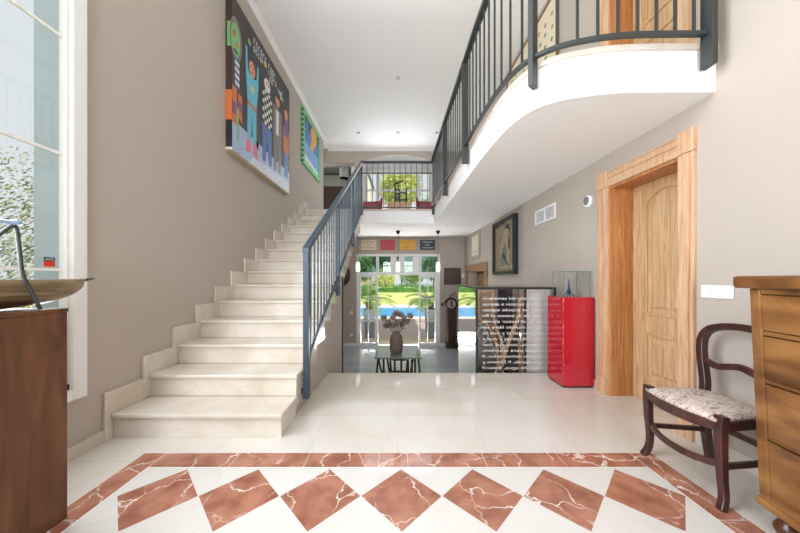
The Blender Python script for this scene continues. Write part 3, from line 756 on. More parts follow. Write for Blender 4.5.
mb=MB(); mb.box(X0,X1,Y0,Y1,Z1-t,Z1); mb.build('top_pane',M['vitrine'],gc)
mb=MB(); e=.0022
for x in (X0,X1):
    for y in (Y0,Y1): mb.box(x-e,x+e,y-e,y+e,Z0,Z1)
for z in (Z1,):
    for y in (Y0,Y1): mb.box(X0,X1,y-e,y+e,z-e,z+e)
    for x in (X0,X1): mb.box(x-e,x+e,Y0,Y1,z-e,z+e)
mb.build('pane_edges',M['vedge'],gc)
fg=thing('blue_figurine','small dark blue three legged tower figurine inside the glass display case','figurine',(1.90,3.17,.958))
for k in range(4):
    a=PI/4+k*PI/2; dx,dy=math.cos(a),math.sin(a)
    mb=MB(); mb.tube(q3([(1.90+dx*.055,3.17+dy*.055,.960),(1.90+dx*.028,3.17+dy*.028,.985),(1.90+dx*.010,3.17+dy*.010,1.03)],5),[.007]*11,6); mb.build('leg',M['blue'],fg,smooth=True)
mb=MB(); mb.lathe([(.016,1.02),(.018,1.03),(.010,1.045),(.008,1.08),(.012,1.09),(.006,1.10),(.004,1.14),(.001,1.155)],(1.90,3.17,0),12); mb.build('spire',M['blue'],fg,smooth=True)
# ------------------------------------------------------------------ mirrored cabinet with etched writing
mc=thing('glass_front_cabinet','dark framed cabinet with white writing etched on its glass front and a mirrored side','cabinet',(1.46,4.05,ZL))
mx0,mx1,my0,my1,mz=.962,1.955,3.52,4.58,1.062
mb=MB(); mb.box(mx0+.008,mx0+.02,my0+.03,my1-.02,ZL+.05,mz-.02); mb.build('side_panel',M['black'],mc)
mb=MB(); mb.box(mx1-.010,mx1-.004,my0+.03,my1-.03,ZL+.05,mz-.02); mb.build('glass_side',M['glass'],mc)
mb=MB(); mb.box(mx0+.02,mx1-.02,my1-.04,my1-.02,ZL+.05,mz-.02); mb.build('back_panel',M['cabin'],mc)
mb=MB(); mb.box(mx0+.02,mx1-.02,my0+.03,my1-.04,ZL+.03,ZL+.05); mb.build('bottom_panel',M['cabin'],mc)
mb=MB(); mb.box(mx0+.002,mx0+.007,my0+.026,my1-.026,ZL+.05,mz-.03); mb.build('side_mirror',M['mirror'],mc)
mb=MB(); mb.box(mx0,mx1,my0,my1,mz-.012,mz); mb.build('glass_top',M['vitrine'],mc)
mb=MB()
mb.box(mx0,mx0+.026,my0,my0+.026,ZL,mz-.013); mb.box(mx1-.026,mx1,my0,my0+.026,ZL,mz-.013); mb.box(mx0+.026,mx1-.026,my0,my0+.02,mz-.04,mz-.013); mb.box(mx0+.026,mx1-.026,my0,my0+.02,ZL,ZL+.05)
mb.box(1.57,1.592,my0+.008,my0+.03,ZL+.05,mz-.04)
mb.box(mx0,mx0+.026,my1-.026,my1,ZL,mz-.013); mb.box(mx0,mx0+.007,my0+.026,my1-.026,mz-.03,mz-.013); mb.box(mx0,mx0+.007,my0+.026,my1-.026,ZL,ZL+.05)
mb.build('frame',M['black'],mc)
# what stands behind the glass
def QX(px,Y): return (px-398)/285*Y
def QZ(py,Y): return H+(279-py)/285*Y
Yq=4.0
bc=thing('bentwood_chair','light bentwood slat backed chair standing behind the etched glass','chair',(QX(497,Yq),Yq,ZL+.051))
cv=lambda P,Y=Yq:[(QX(a,Y),Y,QZ(b,Y)) for a,b in P]
mb=MB(); mb.tube(q3(cv([(479,290),(478,302),(479,318),(488,326),(496,345),(498,372),(498,398)]),5),.028,8); mb.tube(q3(cv([(493,290),(492,306),(494,322),(501,342),(502,372),(501,398)]),5),.026,8); mb.build('back_frame',M['bent'],bc,smooth=True)
for py in (292,297,302,307):
    mb=MB(); mb.tube(cv([(479.5,py),(492.5,py)]),.014,6); mb.build('slat',M['bent'],bc,smooth=True)
mb=MB(); mb.tube(q3(cv([(520,300),(518,318),(511,336),(505,352),(501,372)]),5),.030,8); mb.build('arm',M['bent'],bc,smooth=True)
mb=MB(); mb.tube(cv([(519,338),(522,398)]),.022,8); mb.build('leg',M['bent'],bc,smooth=True)
mb=MB(); mb.box(QX(499,4.3),QX(512,4.3),4.28,4.34,ZL+.051,QZ(287.5,4.3)); tag(mb.build('dark_board',M['black']),'tall dark board standing behind the chair in the glass cabinet','board')
mb=MB(); mb.box(QX(526,3.62),QX(549,3.62),3.60,3.63,ZL+.051,QZ(287.5,3.62)); tag(mb.build('white_board',pc(206,204,200)),'tall white board standing at the right inside the glass cabinet','board')
mb=MB(); mb.box(QX(504,4.1),QX(521,4.1),4.08,4.22,ZL+.051,QZ(343,4.1)); tag(mb.build('dark_case',pc(54,48,46),bevel=.01),'dark case low behind the chair in the glass cabinet','case')
# mirror-written lines etched on the glass front, part of its surface
mb=MB(); mb.box(mx0+.026,mx1-.026,my0+.002,my0+.007,ZL+.05,mz-.04)
LINES=["y la entrada del seminario","forma la tension a apenas","vuelta un grande espejo","y van de 2, anexo al fin","este es el lector donde","todo el mundo libre sin","lugar ancestral y nos lo","mira. Objetivo y voz a","comercio, casa y al mar","especial para atencion,","Volumen democratico, Il","nueva Banda, Il Dinero y","jardin de agua, Estoril"]
cu=bpy.data.curves.new('lettering','FONT'); cu.size=.050; tob=bpy.data.objects.new('lettering',cu); link(tob)
z=.895
for ln in LINES:
    cu.body=ln; bpy.context.view_layer.update()
    dg=bpy.context.evaluated_depsgraph_get(); me=bpy.data.meshes.new_from_object(tob.evaluated_get(dg))
    xs=[v.co.x for v in me.vertices]; a=min(xs); k=.80/(max(xs)-a)
    b0_=len(mb.v)
    for v in me.vertices: mb.v.append((1.845-(v.co.x-a)*k, my0+.0014, z+v.co.y))
    for p in me.polygons: mb.f.append(tuple(b0_+q for q in p.vertices)); mb.m.append(1)
    bpy.data.meshes.remove(me); z-=.0715
bpy.data.objects.remove(tob); bpy.data.curves.remove(cu)
fm=mb.build('glass_front',[M['glass'],M['etch']],mc)
mb=MB()
def squig(P,r=.0055):
    q=[(1.46+(px-516)/285*3.52,my0+.0012,1.15-(py-279)/285*3.52) for px,py in P]
    mb.tube(q3(q,5),[r]*((len(q)-1)*5+1),4,sq=(1,.15))
squig([(478,324),(482,323),(480,328),(485,327),(484,332),(488,333),(487,339),(483,343),(479,339),(477,333),(479,329),(476,327)])
squig([(489,338),(491,343),(490,347),(494,348),(492,352),(495,355)])
squig([(500,337),(503,336),(505,340),(502,343),(500,347),(503,349),(505,345)])
squig([(493,366),(496,371),(492,374)]); squig([(502,372),(505,374),(504,378)])
mb.build('etched_drawing',M['etchteal'],fm)
# ------------------------------------------------------------------ things on the right wall
sw=thing('light_switch','white triple light switch plate on the right wall beside the oak door','light switch',RW(1.88,.005,1.06))
mb=MB(); rwbox(mb,1.785,1.975,0.0005,.009,1.022,1.108); mb.build('plate',M['white_gloss'],sw,bevel=.003)
for k in range(3):
    mb=MB(); rwbox(mb,1.80+k*.055,1.80+k*.055+.05,.0095,.014,1.035,1.095); mb.build('rocker',M['white_gloss'],sw,bevel=.002)
vt=thing('air_vent','white rectangular air vent grille on the right wall above the red pedestal','vent',RW(4.01,0,1.955))
mb=MB()
rwbox(mb,3.74,4.285,.0005,.012,1.955,1.985); rwbox(mb,3.74,4.285,.0005,.012,2.13,2.16); rwbox(mb,3.74,3.775,.0005,.012,1.985,2.13); rwbox(mb,4.25,4.285,.0005,.012,1.985,2.13); rwbox(mb,4.0,4.025,.0005,.012,1.985,2.13)
mb.build('frame',M['white_gloss'],vt,bevel=.002)
mb=MB(); rwbox(mb,3.775,4.25,.0005,.002,1.985,2.13); mb.build('backing',M['grey'],vt)
for k in range(7):
    z=1.993+k*.02
    mb=MB(); 
    for a,b_ in ((3.777,3.998),(4.027,4.248)):
        mb.hexa([RW(a,.0025,z),RW(b_,.0025,z),RW(b_,.011,z+.003),RW(a,.011,z+.003),RW(a,.0025,z+.004),RW(b_,.0025,z+.004),RW(b_,.011,z+.011),RW(a,.011,z+.011)])
    mb.build('slat',M['white_gloss'],vt)
al=thing('wall_siren','round white alarm siren with grey grille on the wall left of the oak door','alarm',RW(3.12,0,1.94))
def wdisc(mb,y,z,prof,n=28):
    # rings around the wall normal
    vs=[];fs=[]
    for r_,o in prof:
        for k in range(n):
            a=2*PI*k/n; vs.append(RW(y+r_*math.cos(a),o,z+r_*math.sin(a)))
    for i in range(len(prof)-1):
        for k in range(n): fs.append((i*n+k,i*n+(k+1)%n,(i+1)*n+(k+1)%n,(i+1)*n+k))
    fs.append(tuple(range(n))[::-1]); fs.append(tuple(range((len(prof)-1)*n,len(prof)*n)))
    return mb.add(vs,fs)
mb=MB(); wdisc(mb,3.12,2.0,[(.064,.0005),(.066,.014),(.060,.024),(.048,.028)]); mb.build('housing',M['white_gloss'],al,smooth=False,bevel=.002)
mb=MB(); wdisc(mb,3.12,2.005,[(.046,.0281),(.042,.033),(.02,.036)]); mb.build('grille',M['grey'],al)
# black framed figure picture
pf=thing('framed_figure_picture','large black framed abstract figure painting on the right wall above the mirrored cabinet','picture',RW(5.38,0,1.23))
y0,y1,z0,z1=4.87,5.92,1.235,2.28
mb=MB()
rwbox(mb,y0,y1,.0005,.085,z0,z0+.06); rwbox(mb,y0,y1,.0005,.085,z1-.06,z1); rwbox(mb,y0,y0+.06,.0005,.085,z0+.06,z1-.06); rwbox(mb,y1-.06,y1,.0005,.085,z0+.06,z1-.06)
mb.build('frame',M['black'],pf,bevel=.004)
mb=MB(); rwbox(mb,y0+.06,y1-.06,.0005,.045,z0+.06,z1-.06)
def wp(mb,P,o,y0,y1,z0,z1):   # polygon drawn in canvas fractions: u 0 = far side, 1 = near side
    mb.poly([RW(y1+(y0-y1)*u,o,z0+(z1-z0)*v) for u,v in P])
mb.mi=1
def blob(u,v,a,b,n=14,rot=0): return [(u+a*math.cos(t)*math.cos(rot)-b*math.sin(t)*math.sin(rot),v+a*math.cos(t)*math.sin(rot)+b*math.sin(t)*math.cos(rot)) for t in [2*PI*k/n for k in range(n)]]
A=(y0+.06,y1-.06,z0+.06,z1-.06)
wp(mb,[(.30,.08),(.72,.06),(.80,.45),(.70,.70),(.45,.72),(.30,.45)],.0455,*A)
wp(mb,blob(.62,.80,.13,.11),.0455,*A)
mb.mi=2
wp(mb,[(.40,.10),(.60,.12),(.66,.40),(.55,.58),(.42,.45)],.0462,*A)
mb.mi=3
wp(mb,[(.52,.86),(.60,.93),(.76,.93),(.82,.80),(.80,.70),(.75,.82),(.62,.86)],.047,*A)
wp(mb,[(.74,.70),(.80,.62),(.80,.40),(.72,.48)],.047,*A)
wp(mb,[(.44,.40),(.56,.34),(.62,.22),(.74,.12),(.70,.10),(.56,.22),(.42,.30)],.047,*A)
wp(mb,[(.34,.38),(.38,.30),(.36,.10),(.32,.10)],.047,*A)
wp(mb,[(.08,.99),(.60,.99),(.55,.955),(.30,.965),(.18,.93),(.08,.95)],.047,*A)
wp(mb,[(.22,.64),(.40,.70),(.40,.68),(.22,.62)],.047,*A)
mb.mi=4; wp(mb,blob(.90,.07,.03,.03),.047,*A)
mb.build('canvas',[pc(142,124,98),pc(158,146,126),pc(116,110,100),pc(28,26,26),pc(214,206,190)],pf)
# small pale print near the far corner
pp=thing('pale_print','pale cream framed print high on the right wall above the far doorway','picture',RW(7.35,0,1.66))
y0,y1,z0,z1=6.98,7.80,1.66,2.34
mb=MB(); rwbox(mb,y0,y1,.0005,.03,z0,z1); mb.build('frame',pc(176,164,146),pp,bevel=.004)
mb=MB(); rwbox(mb,y0+.10,y1-.16,.0305,.032,z0+.10,z1-.08); mb.mi=1
rwbox(mb,y0+.14,y1-.2,.0321,.0325,z0+.16,z0+.22); mb.build('print',[pc(222,216,196),pc(190,196,196)],pp)
# textile on the upper right wall
tx=thing('framed_textile','tall cream textile with scattered dark motifs framed in brown on the upper right wall','picture',RW(4.4,0,3.1))
y0,y1,z0,z1=3.67,5.3,3.15,4.93
mb=MB()
rwbox(mb,y0,y1,.0005,.03,z0,z0+.03); rwbox(mb,y0,y1,.0005,.03,z1-.03,z1); rwbox(mb,y0,y0+.03,.0005,.03,z0+.03,z1-.03); rwbox(mb,y1-.03,y1,.0005,.03,z0+.03,z1-.03)
mb.build('frame',pc(112,78,54),tx)
mb=MB(); rwbox(mb,y0+.03,y1-.03,.0005,.018,z0+.03,z1-.03); mb.mi=1
random.seed(3)
for i in range(9):
    for j in range(10):
        yy=y0+.12+i*.16+random.uniform(-.02,.02); zz=z0+.12+j*.155+random.uniform(-.02,.02); mb.mi=random.choice((1,2))
        rwbox(mb,yy,yy+.035,.0182,.0188,zz,zz+.05); rwbox(mb,yy-.02,yy+.05,.0182,.0189,zz+.02,zz+.032)
mb.build('cloth',[pc(226,214,184),pc(96,98,84),pc(150,120,84)],tx)
# ------------------------------------------------------------------ painting of standing figures on the left wall
pt=thing('figure_painting','huge colourful painting of a row of standing figures high on the left wall','painting',(XL,4.33,2.70))
a0,a1,b0,b1=3.437,5.24,2.715,4.60
mb=MB(); XF=XL+.08
mb.box(XL+.0005,XF,a0,a1,b0,b1)
def pw(mi,P,lay=1):   # P in photo pixels on the canvas face
    mb.mi=mi
    pts=[]
    for px,py in P:
        Y=-XF*285/(398-px); z=H+(279-py)/285*Y; pts.append((XF+.0008*lay,min(max(Y,a0),a1),min(max(z,b0),b1)))
    mb.poly(pts)
def pu(mi,P,lay=1):
    mb.mi=mi; mb.poly([(XF+.0008*lay,a0+(a1-a0)*u,b0+(b1-b0)*v) for u,v in P])
def el(u,v,a,b,n=14): return [(u+a*math.cos(2*PI*k/n),v+b*math.sin(2*PI*k/n)) for k in range(n)]
COL=[pc(46,42,46),pc(62,44,42),pc(54,57,64),pc(164,182,212),pc(120,184,116),pc(96,184,208),pc(202,112,60),pc(222,220,214),pc(36,36,40),pc(68,108,170),pc(120,112,110),pc(214,108,140),pc(226,190,70),pc(112,76,140),pc(220,150,110),pc(196,60,50),pc(198,206,220)]
pu(1,[(0,.35),(.16,.35),(.16,1),(0,1)]); pu(1,[(.28,.15),(.36,.15),(.36,.8),(.28,.8)])
# floor of the picture
pu(3,[(0,0),(1,0),(1,.20),(0,.20)],1); pu(16,[(.2,0),(1,0),(1,.10),(.3,.07)],2)
random.seed(11)
for i in range(34):
    u=random.uniform(.02,.98); v=random.uniform(.01,.15); pu(random.choice((2,11,16,9)),el(u,v,.008,.004,6),3)
# title panel
pu(2,[(.26,.76),(.86,.76),(.86,.97),(.26,.97)],2)
def word(u0,v0,n,sc,mi):
    u=u0
    for k in range(n):
        kd=random.random()
        pu(mi,[(u,v0),(u+.006*sc,v0),(u+.006*sc,v0+.034*sc),(u,v0+.034*sc)],3)
        pu(mi,[(u,v0+.028*sc),(u+.02*sc,v0+.028*sc),(u+.02*sc,v0+.034*sc),(u,v0+.034*sc)],3.2)
        if kd>.4: pu(mi,[(u,v0),(u+.02*sc,v0),(u+.02*sc,v0+.006*sc),(u,v0+.006*sc)],3.2)
        if kd>.6: pu(mi,[(u+.015*sc,v0),(u+.02*sc,v0),(u+.02*sc,v0+.034*sc),(u+.015*sc,v0+.034*sc)],3.4)
        u+=.030*sc
    return u
word(.28,.90,6,1.25,7); word(.28,.845,5,1.15,7); word(.53,.89,4,1.25,7); word(.53,.84,5,1.15,7); word(.54,.80,4,.8,7)
pu(12,el(.475,.885,.024,.026,8),3); pu(7,[(.72,.84),(.84,.80),(.85,.815),(.73,.855)],3); pu(7,[(.78,.79),(.80,.79),(.81,.87),(.79,.87)],3)
pu(4,el(.22,.86,.022,.024,8),3)
# figure 1: green faced figure on striped pole
pu(10,el(.045,.74,.075,.14),2); pu(4,el(.04,.73,.055,.11),3); pu(15,el(.02,.76,.018,.02,8),4); pu(6,el(.055,.71,.02,.016,8),4); pu(8,el(.04,.655,.03,.012,8),4)
for k in range(9): pu(7 if k%2 else 9,[(.03,.60-.022*k),(.085,.60-.022*k),(.085,.622-.022*k),(.03,.622-.022*k)],3)
pu(6,[(.0,.18),(.055,.18),(.055,.42),(0,.42)],3); pu(13,[(.0,.24),(.04,.24),(.04,.32),(0,.32)],4); pu(6,[(.07,.25),(.12,.22),(.12,.40),(.07,.41)],3); pu(13,[(.075,.30),(.115,.28),(.115,.35),(.075,.36)],4)
pu(4,[(.055,.08),(.075,.08),(.075,.30),(.055,.30)],4)
# figure 2: plain turquoise overall, both arms raised
OLDPU=pu
def pu(mi,P,lay=1): OLDPU(mi,[((u-.315)*1.15+.258,v*1.03) for u,v in P],lay)
pu(5,[(.255,.14),(.30,.14),(.312,.36),(.325,.14),(.372,.14),(.375,.42),(.40,.60),(.405,.74),(.385,.75),(.375,.64),(.345,.62),(.285,.62),(.262,.64),(.255,.78),(.235,.78),(.238,.60),(.258,.42)],3)
pu(14,el(.315,.67,.04,.055),4); pu(8,el(.302,.685,.007,.01,6),5); pu(8,el(.33,.685,.007,.01,6),5); pu(15,el(.315,.645,.018,.008,8),5)
pu(6,[(.258,.40),(.375,.40),(.375,.425),(.258,.425)],4); pu(12,el(.315,.53,.022,.022,10),4); pu(11,[(.235,.06),(.30,.08),(.30,.16),(.255,.16)],4); pu(11,[(.325,.08),(.40,.055),(.375,.16),(.33,.16)],4)
pu=OLDPU
def pu(mi,P,lay=1): OLDPU(mi,[((u-0.51)*1.45+0.51,v*1.05) for u,v in P],lay)
# figure 3: chequered shirt and blue jeans
pu(8,[(.45,.38),(.57,.38),(.58,.66),(.44,.66)],3)
for i in range(5):
    for j in range(9):
        if (i+j)%2: pu(7,[(.452+.024*i,.385+.03*j),(.474+.024*i,.385+.03*j),(.474+.024*i,.412+.03*j),(.452+.024*i,.412+.03*j)],4)
pu(9,[(.45,.10),(.49,.10),(.508,.30),(.53,.10),(.57,.10),(.57,.38),(.45,.38)],3); pu(7,el(.51,.70,.04,.05),4); pu(8,el(.50,.71,.008,.01,6),5); pu(8,el(.525,.71,.008,.01,6),5)
pu=OLDPU
def pu(mi,P,lay=1): OLDPU(mi,[((u-0.715)*1.35+0.715,v*1.08) for u,v in P],lay)
# figure 4: grey suit
pu(10,[(.66,.10),(.70,.10),(.71,.30),(.73,.10),(.77,.10),(.79,.62),(.64,.62)],3); pu(7,[(.69,.40),(.73,.40),(.74,.60),(.69,.60)],4); pu(14,el(.715,.68,.035,.05),4); pu(8,[(.68,.70),(.75,.70),(.75,.74),(.68,.74)],5)
pu=OLDPU
def pu(mi,P,lay=1): OLDPU(mi,[((u-0.915)*1.3+0.915,v*1.12) for u,v in P],lay)
# figure 5: orange top
pu(9,[(.88,.12),(.95,.12),(.95,.32),(.88,.32)],3); pu(6,[(.86,.32),(.97,.32),(.97,.52),(.86,.52)],3); pu(13,[(.87,.46),(.96,.46),(.95,.60),(.89,.60)],4); pu(14,el(.915,.64,.032,.045),4)
pu=OLDPU
# painted near edge of the canvas
mb.mi=1; mb.quad((XL+.002,a0-.001,b0+.6),(XF,a0-.001,b0+.6),(XF,a0-.001,b1),(XL+.002,a0-.001,b1))
mb.mi=6; mb.quad((XL+.002,a0-.0015,b0+.36),(XF,a0-.0015,b0+.36),(XF,a0-.0015,b0+.72),(XL+.002,a0-.0015,b0+.72))
mb.mi=4; mb.quad((XL+.02,a0-.0016,b0+1.25),(XF,a0-.0016,b0+1.25),(XF,a0-.0016,b0+1.55),(XL+.02,a0-.0016,b0+1.55))
mb.mi=8; mb.quad((XL+.002,a0-.0015,b0+.15),(XF,a0-.0015,b0+.15),(XF,a0-.0015,b0+.36),(XL+.002,a0-.0015,b0+.36))
mb.mi=7; mb.quad((XL+.002,a0-.0015,b0),(XF,a0-.0015,b0),(XF,a0-.0015,b0+.03),(XL+.002,a0-.0015,b0+.03))
mb.build('canvas',COL,pt)
mb=MB(); mb.box(XL+.004,XF-.004,a0+.004,a1-.004,b0-.012,b0-.0005); mb.build('stretcher_bar',pc(196,178,150),pt)
# smaller green framed painting
p2=thing('green_framed_painting','smaller green framed blue painting with orange shape at the top of the stairs','painting',(XL,6.75,3.66))
a0,a1,b0,b1=6.12,7.45,3.66,4.88; fw=.11
mb=MB(); XG=XL+.045
mb.box(XL+.0005,XG,a0,a1,b0,b0+fw); mb.box(XL+.0005,XG,a0,a1,b1-fw,b1); mb.box(XL+.0005,XG,a0,a0+fw,b0+fw,b1-fw); mb.box(XL+.0005,XG,a1-fw,a1,b0+fw,b1-fw)
mb.mi=1
for k in range(11):
    z=b0+.02+k*.11; mb.box(XL+.001,XG+.0008,a0-.0008,a0+.05,z,z+.05); mb.box(XL+.001,XG+.0008,a1-.05,a1+.0008,z,z+.05)
mb.build('frame',[pc(116,196,132),pc(34,96,58)],p2)
mb=MB(); mb.box(XL+.0005,XL+.03,a0+fw,a1-fw,b0+fw,b1-fw); XF=XL+.03
pu(1,[(0,.45),(1,.45),(1,.75),(0,.75)],1); pu(2,[(0,.72),(1,.72),(1,1),(0,1)],1); pu(3,[(0,0),(1,0),(1,.16),(0,.22)],1)
pu(4,[(.40,.45),(.55,.42),(.66,.60),(.80,.70),(.78,.90),(.52,.92),(.42,.80),(.48,.66)],2); pu(5,[(.15,.55),(.30,.5),(.34,.85),(.2,.9)],2)
mb.build('canvas',[pc(126,166,214),pc(84,128,196),pc(58,62,84),pc(206,220,236),pc(220,164,70),pc(60,110,190)],p2)
# ------------------------------------------------------------------ recessed ceiling spots
def mkspot(x,y,label,group=None):
    t=thing('ceiling_spot',label,'ceiling light',(x,y,ZC-.012),group)
    mb=MB(); mb.lathe([(.032,-.0005),(.046,-.006),(.05,-.012),(.034,-.012),(.030,-.008)],(x,y,ZC),20); mb.build('rim',M['lamp'],t)
    mb=MB(); mb.lathe([(.029,-.0075),(.029,-.004)],(x,y,ZC),16); mb.build('lens',M['spot'],t); return t
sp=mkspot(0,5.5,'small round recessed ceiling spot nearest the camera')
sg='three recessed spots by the arch'
dup(sp,(-1.05,7.56,ZC-.012),'leftmost of the three small recessed spots before the arch',sg)
dup(sp,(0,7.56,ZC-.012),'middle of the three small recessed spots before the arch',sg)
dup(sp,(1.03,7.56,ZC-.012),'rightmost of the three small recessed spots before the arch',sg)
# ------------------------------------------------------------------ pendants in the lower room
def mkpend(x,y,label):
    t=thing('pendant_lamp',label,'pendant lamp',(x,y,1.33),'pendant lamps in the lower room')
    mb=MB(); mb.lathe([(.055,0),(.055,-.02),(.03,-.075),(.008,-.09)],(x,y,ZS-.001),18); mb.build('ceiling_rose',M['black'],t,smooth=False)
    mb=MB(); mb.tube([(x,y,1.64),(x,y,ZS-.085)],.004,6); mb.build('cord',M['black'],t)
    mb=MB(); mb.lathe([(.012,.05),(.02,.03),(.02,0)],(x,y,1.59),14); mb.build('socket',M['lamp'],t)
    mb=MB(); mb.lathe([(.018,.26),(.044,.235),(.054,.17),(.054,.05),(.046,.012),(.02,0)],(x,y,1.33),18); mb.build('shade',M['bulb'],t,smooth=True); return t
pn=mkpend(-1.03,7.33,'lit glass pendant lamp hanging before the left end of the terrace glazing')
dup(pn,(0,7.33,1.33),'lit glass pendant lamp hanging before the middle of the terrace glazing')
dup(pn,(1.03,7.33,1.33),'lit glass pendant lamp hanging before the right end of the terrace glazing')
# ------------------------------------------------------------------ four coloured signs over the glazing
def FX(px): return (px-398)/285*YF
def FZ(py): return H+(279-py)/285*YF
random.seed(5)
for (a,b_,col,ink,nmn) in ((361,376.3,(226,212,184),(150,130,104),'cream'),(380.3,395.3,(196,62,68),(146,40,48),'red'),(399.8,415.4,(230,170,46),(176,120,30),'yellow'),(420,435,(44,48,56),(206,206,206),'black')):
    x0,x1=FX(a),FX(b_); z0,z1=FZ(250),FZ(240)
    t=thing('wall_sign','%s rectangular sign with lines of writing above the terrace glazing'%nmn,'sign',((x0+x1)/2,YF,z0),'row of four coloured signs')
    mb=MB(); mb.box(x0,x1,YF-.025,YF-.0005,z0,z1); mb.build('board',pc(*col),t,bevel=.004)
    mb=MB()
    for zc,ww in ((.78,.66),(.50,.28),(.22,.74)):
        x=x0+(x1-x0)*(.5-ww/2); xe=x0+(x1-x0)*(.5+ww/2)
        while x<xe:
            w_=random.uniform(.012,.03); h_=random.choice((.018,.026)); zz=z0+(z1-z0)*zc
            mb.box(x,min(x+w_,xe),YF-.0262,YF-.0252,zz-.012,zz-.012+h_); x+=w_+.007
    mb.build('writing',pc(*ink),t)
# dark square panel and small plates on the far wall
mb=MB(); mb.box(FX(444),FX(460.5),YF-.03,YF-.0005,FZ(284.5),FZ(268)); mb.mi=1; mb.box(FX(445),FX(459.5),YF-.034,YF-.0302,FZ(283.5),FZ(269))
tag(mb.build('wall_panel',[pc(52,36,30),pc(78,56,46)],bevel=.003),'dark brown square panel on the far wall right of the glazing','picture')
def plate(px,py,label,nm_,cat,h=.085,w_=.075):
    x,z=FX(px),FZ(py)
    t=thing(nm_,label,cat,(x,YF-.005,z))
    mb=MB(); mb.box(x-w_/2,x+w_/2,YF-.010,YF-.0005,z-h/2,z+h/2); mb.build('plate',M['white_gloss'],t,bevel=.003)
    mb=MB(); mb.box(x-w_*.3,x+w_*.3,YF-.015,YF-.0105,z-h*.3,z+h*.3); mb.build('rocker',M['white_gloss'],t,bevel=.002)
plate(463.0,275.5,'small white thermostat on the far wall beside the dark square panel','thermostat','thermostat',.13,.075)
plate(450.3,313.5,'white switch plate behind the tall round headed clock','wall_switch','light switch')
plate(450.3,337,'low white socket plate behind the tall round headed clock','wall_socket','socket')
plate(351.5,312.5,'white switch plate on the far wall left of the glazing','wall_switch','light switch')
plate(351.5,335,'low white socket plate on the far wall left of the glazing','wall_socket','socket')
mb=MB(); mb.lathe([(.27,0),(.27,-.03),(.22,-.045),(.20,-.02)],(FX(341.5),YF-.001,FZ(275)),32,axis='y',sy=1.25)
tag(mb.build('wall_plaque',M['darkwood']),'round dark brown plaque on the far wall half hidden by the staircase','plaque')
mb=MB(); mb.box(-2.05,gx0,YF-.016,YF-.0005,ZL,ZL+.085); mb.box(gx1,1.96,YF-.016,YF-.0005,ZL,ZL+.085); struct('baseboard_far',mb,M['white'])
mb=MB(); 
for a,bb in ((4.6,far0-.18),): rwbox(mb,a,bb,0,.016,ZL,ZL+.085)
struct('baseboard_lower',mb,M['white'])
# ------------------------------------------------------------------ table with vase
TZ=-.11
tb=thing('low_room_table','long table with grey green glass top on driftwood stick legs','table',(0,5.0,ZL))
mb=MB(); mb.box(-.378,.378,4.57,5.44,TZ-.028,TZ); mb.build('tabletop',M['ttop'],tb,bevel=.004)
random.seed(21)
for sx in (-1,1):
    for yy_ in (4.66,5.34):
        for k in range(3):
            x0=sx*(.33-.085*k); j=lambda a:random.uniform(-a,a)
            mb=MB(); mb.tube(q3([(x0+j(.02),yy_+j(.03),ZL+.001),(x0+j(.035),yy_+j(.02),ZL+.22),(x0+j(.035),yy_+j(.02),ZL+.46),(x0+j(.02),yy_+j(.03),TZ-.0285)],4),[.02,.018,.017,.018,.019,.017,.016,.017,.018,.017,.016,.017,.019],8); mb.build('leg',M['stick'],tb,smooth=True)
for yy_ in (4.66,5.34):
    mb=MB(); mb.tube([(-.15,yy_,ZL+.50),(.15,yy_+.01,ZL+.49)],.018,8); mb.build('stretcher',M['stick'],tb,smooth=True)
    for x in (-.05,.05):
        mb=MB(); mb.tube([(x,yy_,ZL+.001),(x*1.2,yy_,TZ-.0285)],.013,8); mb.build('leg',M['stick'],tb,smooth=True)
vx,vy=-.03,4.87
vs_=thing('brown_vase','rough dark brown vase in the middle of the glass topped table','vase',(vx,vy,TZ))
mb=MB(); mb.lathe([(.075,0.0005),(.10,.02),(.112,.10),(.112,.22),(.100,.29),(.070,.325),(.058,.335),(.062,.348),(.050,.348),(.048,.33)],(vx,vy,TZ),28); mb.build('body',M['vase'],vs_,smooth=True)
fl=thing('dried_flowers','bunch of faded brown dried flowers standing in the brown vase','flowers',(vx,vy,TZ+.33))
random.seed(9)
heads=[(-.22,.50),(-.13,.45),(-.05,.52),(.02,.42),(.06,.55),(.13,.50),(.24,.52),(.19,.43),(-.17,.36),(.10,.40),(-.06,.38),(.0,.57)]
for i,(dx,dz) in enumerate(heads):
    dy=random.uniform(-.1,.1); hx,hy,hz=vx+dx,vy+dy,TZ+.10+dz
    mb=MB(); mb.tube(q3([(vx+dx*.08,vy+dy*.08,TZ+.30),(vx+dx*.45,vy+dy*.4,TZ+.36+.2*(dz-.3)),(hx,hy,hz)],4),.004,6); s_=mb.build('stem',M['stem'],fl)
    mb=MB()
    for k in range(34):
        d=Vector((random.gauss(0,1),random.gauss(0,1),random.gauss(0,1))).normalized(); r_=random.uniform(.035,.068)
        a=d.orthogonal().normalized(); b2=d.cross(a); p=Vector((hx,hy,hz))+d*r_; q_=.022
        mb.quad(p-a*q_,p+b2*q_*.8+d*.006,p+a*q_,p-b2*q_*.8-d*.004)
    mb.ball((hx,hy,hz),.04,5)
    mb.build('flower_head',M['flower'],s_)
